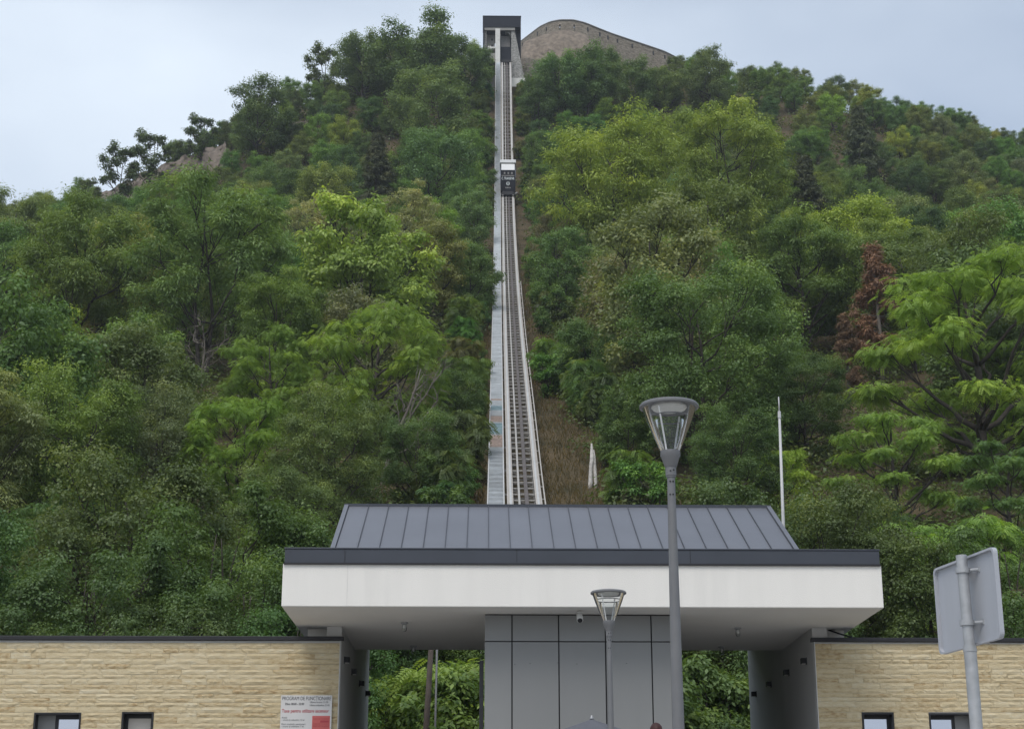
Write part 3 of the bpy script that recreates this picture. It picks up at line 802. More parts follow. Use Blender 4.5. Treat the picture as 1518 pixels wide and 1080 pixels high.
while y < 304:
    p = tp(y, -1.67, 0.06)
    if k < 300:
        q = put('step', step_me[paint(y).name], wk); q.location = p
    else: rest.box(p.x-.43, p.x+.43, y-.13, y+.2, p.z-.08, p.z)
    k += 1; y += 0.34 if y < 195 else 0.4
tag(rest.build('upper_steps', M_step, wk), kind='stuff')

# cabin
CY = 245.2; cz = tz(CY) + 0.05; cxm = tx(CY)
cb = empty('lift_cabin', (cxm, CY, cz), 'black lift cabin with white roof climbing the track', 'cabin')
wd = 1.18
body = MB()
pr_ = [(0,0.95),(0,4.5),(0.30,5.85),(4.4,5.85),(4.4,4.4),(3.2,2.2),(1.6,0.95)]     # side profile (depth, height)
vs = [(cxm-wd, CY+a, cz+c) for a, c in pr_] + [(cxm+wd, CY+a, cz+c) for a, c in pr_]; n6 = len(pr_)
fs = [tuple(range(n6)), tuple(range(2*n6-1, n6-1, -1))] + [(k, n6+k, n6+(k+1)%n6, (k+1)%n6) for k in range(n6)]
bd = body.add(vs, fs).build('body', M_cabin, cb)
MB().box(cxm-wd-.09, cxm+wd+.09, CY+0.1, CY+4.6, cz+5.9, cz+6.45).build('roof', M_cabinw, cb, bevel=.06)
nv = Vector((0, -1.35, 0.30)).normalized()
a = Vector((0, CY, cz+4.55)); c = Vector((0, CY+0.28, cz+5.74))
g = MB(); q = 0.05
g.add([(cxm-1.07, *(a+nv*q)[1:]), (cxm+1.07, *(a+nv*q)[1:]), (cxm+1.07, *(c+nv*q)[1:]), (cxm-1.07, *(c+nv*q)[1:]),
       (cxm-1.07, *(a-nv*.02)[1:]), (cxm+1.07, *(a-nv*.02)[1:]), (cxm+1.07, *(c-nv*.02)[1:]), (cxm-1.07, *(c-nv*.02)[1:])],
      [(0,1,2,3),(4,7,6,5),(0,4,5,1),(1,5,6,2),(2,6,7,3),(3,7,4,0)])
g.build('sky_white_glazing', M_cabinw, cb)  # slanted glazing; its white is sky reflection put into the colour
MB().box(cxm-1.05, cxm+1.05, CY-.03, CY-.004, cz+3.80, cz+4.45).build('front_window', M_cabin, cb)
for s_ in (-.55, .05, .62): MB().box(cxm+s_-.13, cxm+s_+.13, CY-.04, CY-.031, cz+3.86, cz+4.2).build('seat_back', M_strut, cb)
MB().box(cxm-1.02, cxm+1.02, CY-.05, CY-.004, cz+3.52, cz+3.66).build('front_rail', M_strut, cb)
text('C. TRANSPAR', 0.62, (cxm-1.02, CY-.02, cz+2.90), M_print, cb, width=2.02, bold=0.012)
em = MB()
for s_ in (-1, 1):
    pts = [(.06,2.58),(.20,2.45),(.27,2.22),(.20,2.0),(.06,1.85),(.06,2.05),(.12,2.2),(.10,2.38)]
    em.add([(cxm+s_*p, CY-.03, cz+q2) for p, q2 in pts] + [(cxm+s_*p, CY-.004, cz+q2) for p, q2 in pts], [tuple(range(8)), tuple(range(15, 7, -1))] + [(k, (k+1)%8, 8+(k+1)%8, 8+k) for k in range(8)])
em.build('emblem', M_print, cb)
text('DEVA', 0.26, (cxm-.42, CY-.02, cz+1.42), M_tie, cb, width=0.86, bold=0.004)
for s_ in (-1, 1):
    MB().box(cxm+s_*wd-.03, cxm+s_*wd+.03, CY+.5, CY+3.6, cz+3.6, cz+5.2).build('side_window', M_wglass, cb)
    MB().box(cxm+s_*.92-.25, cxm+s_*.92+.25, CY-.25, CY+.75, cz+.02, cz+.50).build('bogie', M_dark, cb, bevel=.05)
    for dy in (-0.1, .45, 2.6, 3.2):
        zz = tz(CY+dy)
        MB().tube([(cxm+s_*.74, CY+dy, zz+.22), (cxm+s_*.90, CY+dy, zz+.22)], [.20,.20], 16).build('wheel', M_strut, cb, True, auto=True)
MB().box(cxm-.95, cxm+.95, CY+.02, CY+1.6, cz+.3, cz+.948).build('chassis', M_dark, cb, bevel=.04)
MB().beam((cxm+1.0, CY-.1, cz+.4), (cxm+1.5, CY-.2, cz+.62), .12, .12).build('step_arm', M_galv, cb)

# upper station
SY = 304.0
us = empty('upper_station', (3.2, SY, 158), 'dark framed upper lift station on concrete pier at the hilltop', 'building')
def ux(px, Y=SY): return float(at(px, 80, Y)[0])
def uz(py, Y=SY): return float(at(744, py, Y)[2])
x0, x1 = ux(715.8), ux(772.2); zt, zf = uz(24.6), uz(40.3)
MB().box(x0, x1, SY, SY+7, zf, zt).build('fascia', M_stdark, us)
MB().box(x0-.06, x1+.06, SY-.06, SY+7.1, zt+.002, zt+.14).build('roof_edge', M_stdark, us)
MB().box(x0, x0+.28, SY, SY+7, uz(77), zf-.002).build('left_fin', M_stdark, us)
MB().box(ux(763), x1, SY+1.3, SY+7, uz(88), zf-.002).build('right_wall', M_stdark, us)
MB().box(x1-.14, x1, SY, SY+1.29, uz(84), zf-.002).build('right_fin', M_stdark, us)
MB().box(x0+.3, ux(763.5), SY+.15, SY+.6, uz(44.2), zf-.004).build('head_beam', M_stin, us)
MB().box(x0+.3, ux(733.5), SY+2.2, SY+2.6, uz(74), uz(44.2)).build('hall_wall', M_stin, us)
MB().box(x0+.3, x0+.75, SY+.6, SY+2.19, uz(76), uz(44.3)).build('frame_post', M_conc, us)
for py in (51.7, 60.5):
    MB().box(ux(728.2), ux(730.6), SY+2.12, SY+2.195, uz(py+1.3), uz(py-1.3)).build('wall_opening', M_dark, us)
MB().box(x0+.6, x1-.3, SY+2.3, SY+7, 148, uz(88)).build('foundation', M_stin, us)
# balcony
g = MB(); bx0, bx1 = ux(719.5), ux(734.2); bm = ux(729)
g.add([(bx0,SY-.2,uz(78.5)),(bm,SY-.2,uz(72.5)),(bx1,SY-.2,uz(72.5)),(bx1,SY-.2,uz(70.2)),(bm,SY-.2,uz(70.2)),(bx0,SY-.2,uz(75.6)),
       (bx0,SY+2.1,uz(78.5)),(bm,SY+2.1,uz(72.5)),(bx1,SY+2.1,uz(72.5)),(bx1,SY+2.1,uz(70.2)),(bm,SY+2.1,uz(70.2)),(bx0,SY+2.1,uz(75.6))],
      [(0,1,4,5),(1,2,3,4),(5,4,10,11),(4,3,9,10),(0,6,7,1),(1,7,8,2),(0,5,11,6)])
g.build('balcony', M_wconc, us)
MB().box(bx0+.2, bx1, SY+.1, SY+4, uz(92), uz(78.6)).build('balcony_base', M_stin, us)
MB().box(bm-.8, bm-.1, SY+.6, SY+1.2, uz(71), uz(66.5)).build('white_cabinet', M_wconc, us)
for i in range(5):
    xx = ux(709.5) + i*0.36
    MB().tube([(xx, SY+.3, uz(80.5)), (xx, SY+.3, uz(75.5))], [.03,.03], 6).build('rail_post', M_string, us)
MB().tube([(ux(709), SY+.3, uz(75.5)), (ux(722), SY+.3, uz(75.5))], [.03,.03], 6).build('handrail', M_string, us)
MB().box(ux(709), ux(722), SY+.2, SY+2, uz(81.3), uz(80.3)).build('walkway_slab', M_stin, us)
# white column, dark shaft, pier
MB().box(ux(734.2), ux(741.3), SY-.5, SY+1.4, uz(103), uz(44.4)).build('white_column', M_wconc, us)
MB().box(ux(741.5), ux(757.8), SY+2.0, SY+2.2, uz(90), uz(44)).build('shaft_back', M_cabin, us)
MB().box(ux(742.8), ux(756.3), SY+1.9, SY+1.98, uz(66), uz(47)).build('shaft_glazing', M_strut, us)
MB().box(ux(742.2), ux(757), SY+.9, SY+1.98, uz(86.5), uz(66.5)).build('landing_gate', M_stdark, us)
MB().box(ux(741.8), ux(757.6), SY+.6, SY+1.98, uz(90), uz(86.6)).build('sill_beam', M_dark, us)
arch = MB(); vs = []; fs = []
for i in range(9):
    t = i/8; vs.append((ux(749+8*t), SY+.8, uz(44.3))); vs.append((ux(749+8*t), SY+.8, uz(45.3+6*t**3)))
    vs.append((ux(749+8*t), SY+1.8, uz(44.3))); vs.append((ux(749+8*t), SY+1.8, uz(45.3+6*t**3)))
for i in range(8):
    a = i*4; fs += [(a,a+4,a+5,a+1), (a+2,a+3,a+7,a+6), (a+1,a+5,a+7,a+3)]
arch.add(vs, fs).build('arch_haunch', M_conc, us)
pr2 = MB()
t0, t1, b0, b1 = ux(757.8), ux(763), ux(757.9), ux(777.3)
zT, zB = uz(42.5), uz(121.8)
pr2.add([(b0,SY-1.2,zB),(b1,SY-1.2,zB),(b1,SY+4,zB),(b0,SY+4,zB),(t0,SY+.5,zT),(t1,SY+.5,zT),(t1,SY+4,zT),(t0,SY+4,zT)],
        [(0,3,2,1),(4,5,6,7),(0,1,5,4),(1,2,6,5),(2,3,7,6),(3,0,4,7)])
pr2.build('pier', M_conc, us)
MB().box(ux(757.5), ux(778.8), SY-1.9, SY+4.1, uz(135), zB-.002).build('pier_base', M_wconc, us, bevel=.06)
MB().box(ux(757.6), ux(760), SY-1.6, SY-1.25, uz(96.5), uz(90.5)).build('junction_box', M_strut, us)

# ------------------------------------------------------------------ fortress wall on the hilltop
fw = empty('fortress_wall', (22, 332, 165), 'old curved fortress wall of tan stone with loopholes on the hilltop', 'fortress wall')
top = [(762,68),(772,62),(785,52),(800,40.5),(815,33.5),(830,30.5),(850,30.5),(868,35),(885,42),(905,50),(930,58.5),(960,68.5),(985,77),(1003,86),(1014,94),(1024,104),(1034,116)]
yy = [346,342,336,331,327.5,326,326,326.5,327.5,329,331,333,335,337,339,341,344]
tpx = np.array([p[0] for p in top]); tpy = np.array([p[1] for p in top]); tyy = np.array(yy, float)
U = np.arange(762, 1034.1, 1.0)
py_ = np.interp(U, tpx, tpy); Yw = np.interp(U, tpx, tyy)
ker = np.ones(9)/9
py_ = np.convolve(np.pad(py_, 4, 'edge'), ker, 'valid'); Yw = np.convolve(np.pad(Yw, 4, 'edge'), ker, 'valid')
P = np.array([at(u, v, Y) for u, v, Y in zip(U, py_, Yw)])
holes = {u: 1 for c in (829, 850) for u in (c, c+1)}
dark = [775, 783, 797, 810, 871, 889, 901, 915, 937, 968, 985]
hts = np.array([0.0, 0.12, 0.95, 1.75, 3.2, 5.5, 9.0, 14.0, 22.0])
jr = np.random.RandomState(5)
Vf = []; nh = len(hts)
for i, p in enumerate(P):
    for h in hts:
        Vf.append((p[0], p[1] - 0.05*h + (jr.uniform(-.08,.08) if h > 0.5 else 0), p[2]-h))
nb = len(Vf)
for i, p in enumerate(P):
    for h in hts: Vf.append((p[0], p[1]+1.1, p[2]-h))
F = []
for i in range(len(P)-1):
    for k in range(nh-1):
        if int(U[i]) in holes and k == 2: 
            a = i*nh+k; F.append((a, a+nh, nb+a+nh, nb+a)); a += 1; F.append((a, nb+a, nb+a+nh, a+nh)); continue
        a = i*nh+k
        F.append((a, a+1, a+nh+1, a+nh)); F.append((nb+a, nb+a+nh, nb+a+nh+1, nb+a+1))
    a = i*nh; F.append((a, a+nh, nb+a+nh, nb+a))
put('stone_wall', quads_mesh('stone_wall', Vf, F, M_fort), fw)
g = MB(); n0 = len(P); vs = []; fs = []
for p in P: vs += [(p[0], p[1]-.18, p[2]-.02), (p[0], p[1]-.05, p[2]+.28), (p[0], p[1]+.9, p[2]+.40), (p[0], p[1]+1.25, p[2]-.02)]
for i in range(n0-1):
    for k in range(4): fs.append((i*4+k, i*4+(k+1)%4, i*4+4+(k+1)%4, i*4+4+k))
g.add(vs, fs).build('coping', M_coping, fw, True)
for u in dark:
    i = int(u-762); p = P[i]
    MB().box(p[0]-.16, p[0]+.16, p[1]-.22, p[1]+.3, p[2]-1.75, p[2]-.85).build('loophole_shade', M_dark, fw)  # solid dark block, shade inside the opening put into its colour
low = MB(); vs = []; fs = []
for i, (u, v, Y) in enumerate([(762,88,316),(772,86,315),(780,85.5,315),(790,87,315.5),(800,91,317),(806,97,320)]):
    p = at(u, v, Y); vs += [tuple(p), (p[0], p[1]-.7, p[2]-9), (p[0], p[1]+1.2, p[2]), ]
for i in range(5): a = i*3; fs += [(a, a+1, a+4, a+3), (a, a+3, a+5, a+2)]
lw = empty('rampart_wall', (8, 316, 155), 'lower stub of tan stone rampart just beside the upper station', 'wall')
low.add(vs, fs).build('stone_wall', M_fort, lw)

# rocks
def hillY(px, py, dflt=292.0):
    d = FW*FPX + RT*(px-759) - UP*(py-540); Y = np.arange(60, 330, 1.0)
    hit = CAM[2] + d[2]/d[1]*Y < ter(d[0]/d[1]*Y, Y)
    return float(Y[np.argmax(hit)]) if hit.any() else dflt
def rock_slope(us, tops, bots, seed, label, nv_=12):
    r = np.random.RandomState(seed); V = []; nu = len(us)
    yc = hillY(us[nu//2], (tops[nu//2]+bots[nu//2])/2)
    for j in range(nv_):
        for i in range(nu):
            t = j/(nv_-1); py = tops[i] + t*(bots[i]-tops[i])
            Y = hillY(us[i], bots[i], yc) + (1-t)*5.0
            led = r.uniform(-.6, .6)
            p = at(us[i] + r.uniform(-2, 2), py + r.uniform(-1.5, 1.5) + 2*math.sin(us[i]*.2), Y - 1.6 - led)
            V.append(p)
    ir = (np.arange(nv_-1)[:,None]*nu + np.arange(nu-1)[None,:]).ravel()
    o = put('rock_outcrop', quads_mesh('rock_outcrop', V, np.stack([ir, ir+nu, ir+nu+1, ir+1], 1), M_rock))
    tag(o, label, 'rock')
ul = np.linspace(140, 335, 48)
rock_slope(ul, 292-(ul-140)*0.41 - 6*np.sin((ul-140)/195*3.14), 304-(ul-140)*0.28 - 4*np.sin(ul*.09), 1, 'long grey brown rock outcrop on the left skyline slope')
ul = np.linspace(412, 470, 16)
rock_slope(ul, 188-(ul-412)*0.45, 204-(ul-412)*0.5, 2, 'small grey rock outcrop high on the left slope', 7)
rf = np.random.RandomState(8); nu, nv_ = 46, 16; Vr = []
ue = np.linspace(771, 884, nu); te = np.interp(ue, [771,777,797,821,843,866,884], [80,62,55,46.5,44.5,50,66])
for j in range(nv_):
    for i in range(nu):
        t = j/(nv_-1); pp = at(ue[i], te[i] + t*(112-te[i]), 325.3 - 7.5*t**0.8 + rf.uniform(-.5,.5)*(0.3+t))
        Vr.append((pp[0]+rf.uniform(-.15,.15), pp[1], pp[2]+rf.uniform(-.15,.15)))
ir = (np.arange(nv_-1)[:,None]*nu + np.arange(nu-1)[None,:]).ravel()
tag(put('rocky_bluff', quads_mesh('rocky_bluff', Vr, np.stack([ir, ir+nu, ir+nu+1, ir+1], 1), M_rock2)), 'brown rock face bulging under the curved fortress wall', 'rock')

# ------------------------------------------------------------------ trees
def norm(a): return a / np.maximum(np.linalg.norm(a, axis=-1, keepdims=True), 1e-9)
def leaves(rng, C, Rr, flat, per, L, W, droop, cv, frond=0, spread=0.75, up=0.7, tophalf=0.75):
    n = len(C); idx = np.repeat(np.arange(n), per)
    u = norm(rng.normal(size=(len(idx), 3)))
    sgn = rng.rand(len(idx)) < tophalf
    u[:,2] = np.where(sgn, np.abs(u[:,2]), u[:,2])
    rad = rng.rand(len(idx))**0.42
    # lumpy clump outline
    lump = 0.78 + 0.30*np.sin(u[:,0]*4 + idx*1.7)*np.sin(u[:,1]*4+idx*2.3) + 0.12*rng.normal(size=len(idx))
    off = u * (rad*Rr[idx]*lump)[:,None]
    off[:,2] *= flat
    pos = C[idx] + off
    nrm = norm(u*spread + np.array([0,0,up]) + rng.normal(size=u.shape)*0.34)
    h = u.copy(); h[:,2] = h[:,2]*0.3 - droop
    ax = norm(h + rng.normal(size=u.shape)*0.55)
    ax = norm(ax - nrm*(ax*nrm).sum(1, keepdims=True))
    sd_ = np.cross(nrm, ax)
    Ls = (L * (0.7 + 0.6*rng.rand(len(idx))))[:,None]
    v = np.clip(cv[idx] + rng.normal(size=len(idx))*0.10, 0, 1)
    if not frond:
        Ws = Ls * (W/L)
        v0 = pos; v1 = pos + ax*Ls*0.45 + sd_*Ws*0.5; v2 = pos + ax*Ls + nrm*Ls*-0.12; v3 = pos + ax*Ls*0.45 - sd_*Ws*0.5
        V = np.stack([v0, v1, v2, v3], 1).reshape(-1, 3)
        F = np.arange(len(V)).reshape(-1, 4)
        return V, F, v
    Vs, vv = [], []
    for k in range(frond):
        t = (k+0.8)/(frond+0.5)
        base = pos + ax*Ls*t + np.array([0,0,-1.0])*Ls*0.30*t*t
        for s in (-1, 1):
            la = norm(sd_*s + ax*0.45 + np.array([0,0,-0.18]))
            ll = W*(1.15-0.5*abs(t-0.45)); 
            nw = norm(np.cross(la, nrm))
            wv = nw*ll*0.24
            Vs.append(np.stack([base, base+la*ll*0.5+wv, base+la*ll, base+la*ll*0.5-wv], 1)); vv.append(v)
    V = np.concatenate(Vs).reshape(-1, 3)
    return V, np.arange(len(V)).reshape(-1, 4), np.concatenate(vv)

def bez(a, b, c, n):
    t = np.linspace(0, 1, n)[:,None]
    return (1-t)**2*a + 2*t*(1-t)*b + t*t*c
def make_tree(seed, H=10.0, R=4.2, lobes=10, per_lobe=8, leaf=(0.22,0.11), per=220, flat=0.7, low=0.34, droop=0.25, frond=0, clump=0.95, lobe_r=1.5,
              shape='round', bare=False, trunk_r=0.20, stems=1, up=0.7, barkm=None, lean=0.0):
    rng = np.random.RandomState(seed); g = MB()
    LC = []
    for i in range(lobes):
        f = (i+0.5)/lobes
        hh = low + (0.90-low)*f**0.85
        a = i*2.399 + rng.uniform(-.4,.4)
        if shape == 'round': rad = math.sqrt(max(0.03, 1-((hh-0.55)/0.42)**2))*0.78
        elif shape == 'umbrella': rad = (0.35+0.65*math.sin(min(1, (hh-low)/(0.93-low)+0.18)*math.pi*0.86))*0.82
        else: rad = (1-hh)*1.25
        rad *= rng.uniform(0.72, 1.08)
        LC.append(np.array([rad*R*math.cos(a)+lean*hh*H, rad*R*math.sin(a), hh*H*rng.uniform(.96,1.04)]))
    CC = []; base = np.array([0,0,-0.8])
    sts = []
    for s in range(stems):
        b0 = base + (np.array([rng.uniform(-.4,.4), rng.uniform(-.4,.4), 0]) if stems > 1 else 0)
        fork = np.array([rng.uniform(-.35,.35)+lean*H*.35+(rng.uniform(-.9,.9) if stems>1 else 0), rng.uniform(-.35,.35)+(rng.uniform(-.9,.9) if stems>1 else 0), H*rng.uniform(.34,.42)])
        topp = np.array([rng.uniform(-.6,.6)+lean*H*.8, rng.uniform(-.6,.6), H*0.86])
        path = np.concatenate([bez(b0, (b0+fork)/2+np.array([rng.uniform(-.25,.25),rng.uniform(-.25,.25),0]), fork, 6)[:-1], bez(fork, (fork+topp)/2+np.array([rng.uniform(-.5,.5),rng.uniform(-.5,.5),0]), topp, 7)])
        rads = np.linspace(1, 0.16, len(path))*trunk_r/math.sqrt(stems)
        g.tube(path, rads, 8); sts.append((path, rads))
    for i, c in enumerate(LC):
        path, rads = sts[i % stems]
        zst = max(H*0.16, c[2]-np.hypot(c[0]-path[0,0], c[1]-path[0,1])*rng.uniform(.55,.95)-0.4)
        j = int(np.argmin(np.abs(path[:,2]-zst))); p0 = path[j]
        ctrl = p0*0.45 + c*0.55 + np.array([0,0,-0.45]) + rng.uniform(-.5,.5,3)
        lp = bez(p0, ctrl, c, 7)
        lp[1:-1] += rng.normal(size=(5,3))*0.09
        r0 = min(rads[j]*0.72, trunk_r*.5)
        g.tube(lp, np.linspace(r0, 0.025, 7), 6)
        for q in range(per_lobe):
            d = norm(rng.normal(size=3))
            if shape == 'round': d[2] = d[2] if rng.rand() < .5 else abs(d[2])
            else: d[2] = abs(d[2])*0.8-0.2
            cc = c + d*lobe_r*rng.uniform(.35,1.0)*np.array([1,1,1.15 if shape == 'round' else .8])
            CC.append(cc)
            st = lp[rng.randint(3,7)]
            tw = bez(st, (st+cc)/2+rng.normal(size=3)*.15, cc, 4)
            g.tube(tw, [0.026,0.02,0.014,0.006] if not bare else [0.035,0.026,0.016,0.006], 4, caps=False)
            if bare:
                for e in range(3):
                    d2 = cc + norm(rng.normal(size=3))*rng.uniform(.4,1.0)
                    g.tube([tw[2], (tw[2]+d2)/2+rng.normal(size=3)*.08, d2], [.014,.010,.004], 4, caps=False)
    tr = g.mesh('trunk', barkm or M_bark, True)
    if bare: return dict(trunk=tr, crown=None, R=R, H=H, hc=0.6*H)
    CC = np.array(CC); Rr = clump*(0.7+0.6*rng.rand(len(CC)))
    cv = 0.45 + 0.19*rng.normal(size=len(CC))
    V, F, v = leaves(rng, CC, Rr, flat, per, leaf[0], leaf[1], droop, cv, frond, up=up, tophalf=.6 if shape == 'round' else .7)
    cr = quads_mesh('crown', V, F, M_leaf, v)
    zr = CC[:,2]
    return dict(trunk=tr, crown=cr, R=R, H=H, hc=(low+0.93)/2*H)

def make_pine(seed, H=11.0, R=2.3, per=70, L=0.34, sparse=1.0, barkm=None):
    rng = np.random.RandomState(seed); g = MB()
    path = np.array([[0,0,-.8],[.05,.02,H*.3],[-.06,.05,H*.6],[0,0,H]]); g.tube(path, [.2,.16,.1,.02], 8)
    CC = []; z = H*0.26
    while z < H*0.98:
        n = rng.randint(4,7); rr_ = R*(1-(z/H-0.22)/0.80)**0.8
        for k in range(n):
            a = rng.uniform(0, 2*math.pi); ln = rr_*rng.uniform(.55,1.1)
            e = np.array([ln*math.cos(a), ln*math.sin(a), z+ln*rng.uniform(-.25,.15)])
            s0 = np.array([0,0,z])
            g.tube([s0, (s0+e)/2+np.array([0,0,.1]), e], [.04,.025,.008], 4, caps=False)
            if rng.rand() < sparse:
                for t in (0.45,0.7,0.9,1.05): CC.append(s0+(e-s0)*t+rng.normal(size=3)*.12)
        z += H*0.055
    CC = np.array(CC); Rr = 0.42*(0.7+.6*rng.rand(len(CC))); cv = .45+.15*rng.normal(size=len(CC))
    V, F, v = leaves(rng, CC, Rr, .75, per, L, L*.16, .15, cv, up=.3)
    return dict(trunk=g.mesh('trunk', barkm or M_bark, True), crown=quads_mesh('crown', V, F, M_needle, v), R=R, H=H, hc=.6*H)

ARCH = {
 'broad1': make_tree(1, lobes=15, per_lobe=9, per=200, leaf=(.22,.125), clump=1.2, flat=.85, low=.20, up=.4),
 'broad2': make_tree(2, lobes=16, per_lobe=8, per=200, leaf=(.21,.12), clump=1.15, flat=.85, low=.16, R=4.0, stems=2, up=.4),
 'broad3': make_tree(3, H=11, R=3.8, lobes=16, per_lobe=8, per=200, leaf=(.21,.12), clump=1.15, flat=.85, low=.18, up=.4),
 'broad4': make_tree(21, H=9, R=4.6, lobes=16, per_lobe=9, per=200, leaf=(.22,.125), clump=1.2, flat=.8, low=.16, stems=3, up=.4),
 'locust1': make_tree(4, H=11, R=4.6, lobes=18, per_lobe=8, per=290, leaf=(.25,.075), flat=.72, droop=.4, clump=1.15, lobe_r=1.7, low=.20, shape='round', up=.6),
 'locust2': make_tree(5, H=12, R=4.4, lobes=18, per_lobe=8, per=290, leaf=(.25,.075), flat=.75, droop=.5, clump=1.1, lobe_r=1.6, low=.18, shape='round', stems=2, up=.6),
 'locustn': make_tree(6, H=12, R=5.2, lobes=20, per_lobe=8, per=62, leaf=(.40,.11), flat=.42, droop=.35, clump=1.15, lobe_r=1.5, low=.16, shape='umbrella', frond=6, up=.9, trunk_r=.3),
 'locustm': make_tree(16, H=10, R=4.4, lobes=17, per_lobe=8, per=52, leaf=(.44,.125), flat=.5, droop=.35, clump=1.1, lobe_r=1.4, low=.16, shape='round', frond=5, up=.8, trunk_r=.24),
 'broadn': make_tree(7, H=10, R=4.4, lobes=18, per_lobe=9, per=400, leaf=(.13,.08), clump=1.1, lobe_r=1.6, low=.12, flat=.8, trunk_r=.22, stems=2, up=.45),
 'broado': make_tree(27, H=10, R=4.2, lobes=17, per_lobe=8, per=360, leaf=(.14,.08), clump=1.0, lobe_r=1.6, low=.14, flat=.8, trunk_r=.2, stems=3, up=.45),
 'walnut': make_tree(8, H=10, R=4.3, lobes=16, per_lobe=9, per=150, leaf=(.28,.15), flat=.8, droop=.75, clump=1.0, low=.18, up=.35),
 'pale': make_tree(9, H=9, R=4.0, lobes=16, per_lobe=9, per=190, leaf=(.19,.10), flat=.75, clump=.85, low=.18),
 'young': make_tree(10, H=5.5, R=1.9, lobes=13, per_lobe=5, per=42, leaf=(.42,.12), flat=.8, droop=.5, clump=.62, lobe_r=.6, low=.08, frond=7, shape='round', trunk_r=.08),
 'shrub': make_tree(11, H=3.0, R=1.7, lobes=11, per_lobe=6, per=120, leaf=(.17,.09), clump=.55, lobe_r=.6, low=.08, trunk_r=.05, stems=3),
 'ailan': make_tree(12, H=4.0, R=1.6, lobes=11, per_lobe=4, per=22, leaf=(.46,.15), flat=.8, droop=.6, clump=.5, lobe_r=.55, low=.10, frond=6, trunk_r=.06, stems=2),
 'pine': make_pine(13, per=90), 'deadpine': make_pine(14, H=10, R=2.2, per=60, sparse=.7, barkm=M_pale),
 'bare': make_tree(15, H=7, R=2.6, lobes=7, per_lobe=5, bare=True, low=.4, lobe_r=1.1, trunk_r=.15, barkm=M_pale),
 'barel': make_tree(17, H=8, R=2.2, lobes=7, per_lobe=5, bare=True, low=.45, lobe_r=1.1, trunk_r=.17, barkm=M_pale, lean=.38),
 'thin': make_tree(18, H=7, R=2.0, lobes=11, per_lobe=5, per=90, leaf=(.24,.12), clump=.6, lobe_r=.7, low=.2, trunk_r=.09),
}
NAMES = {'broad':'broadleaf_tree','locus':'locust_tree','walnu':'walnut_tree','pale':'linden_tree','young':'young_tree','shrub':'shrub','ailan':'leafy_shrub','pine':'pine_tree','deadp':'dead_pine_tree','bare':'bare_tree','barel':'bare_tree','thin':'slender_tree'}
PLACED = []
LEAFK = 2.75      # leaf reflectance, one factor for every tree
trng = random.Random(77)
def plant(kind, x, y, sc, rot, col, label, group=None, cat='tree', sz=None, z=None):
    A_ = ARCH[kind]
    zz = float(ter(x, y)) if z is None else z
    o = empty(NAMES[kind[:5]] if kind[:5] in NAMES else NAMES[kind], (x, y, zz), label, cat, group)
    o.rotation_euler = (0, 0, rot); o.scale = (sc, sc, sc*(sz or 1))
    for nm in ('trunk', 'crown'):
        if A_[nm]:
            c = bpy.data.objects.new(nm, A_[nm]); COL.objects.link(c); c.parent = o
            if nm == 'crown': c.color = (col[0]*LEAFK*1.17, col[1]*LEAFK*0.98, col[2]*LEAFK*0.84, 1)
    PLACED.append((x, y, A_['R']*sc))
    return o
def locate(kind, px, py, rpx, Ymin=44, Ymax=325):
    """crown centre at that bearing, crown radius rpx wide, trunk standing on the hill"""
    A_ = ARCH[kind]; prev = None
    for Y in np.arange(Ymin, Ymax, 0.5):
        p = at(px, py, Y); sc = rpx*seen(p)[2]/FPX/A_['R']
        d = p[2] - float(ter(p[0], Y)) - A_['hc']*sc
        if d < 0: return p[0], Y, sc
        prev = d
    p = at(px, py, Ymax); return p[0], Ymax, rpx*seen(p)[2]/FPX/A_['R']
G_MID = (0.055,0.100,0.034); G_DARK = (0.036,0.070,0.029); G_LIGHT = (0.100,0.152,0.038); G_GREY = (0.075,0.108,0.055); G_BR = (0.115,0.185,0.045); G_BLUE = (0.049,0.086,0.033)
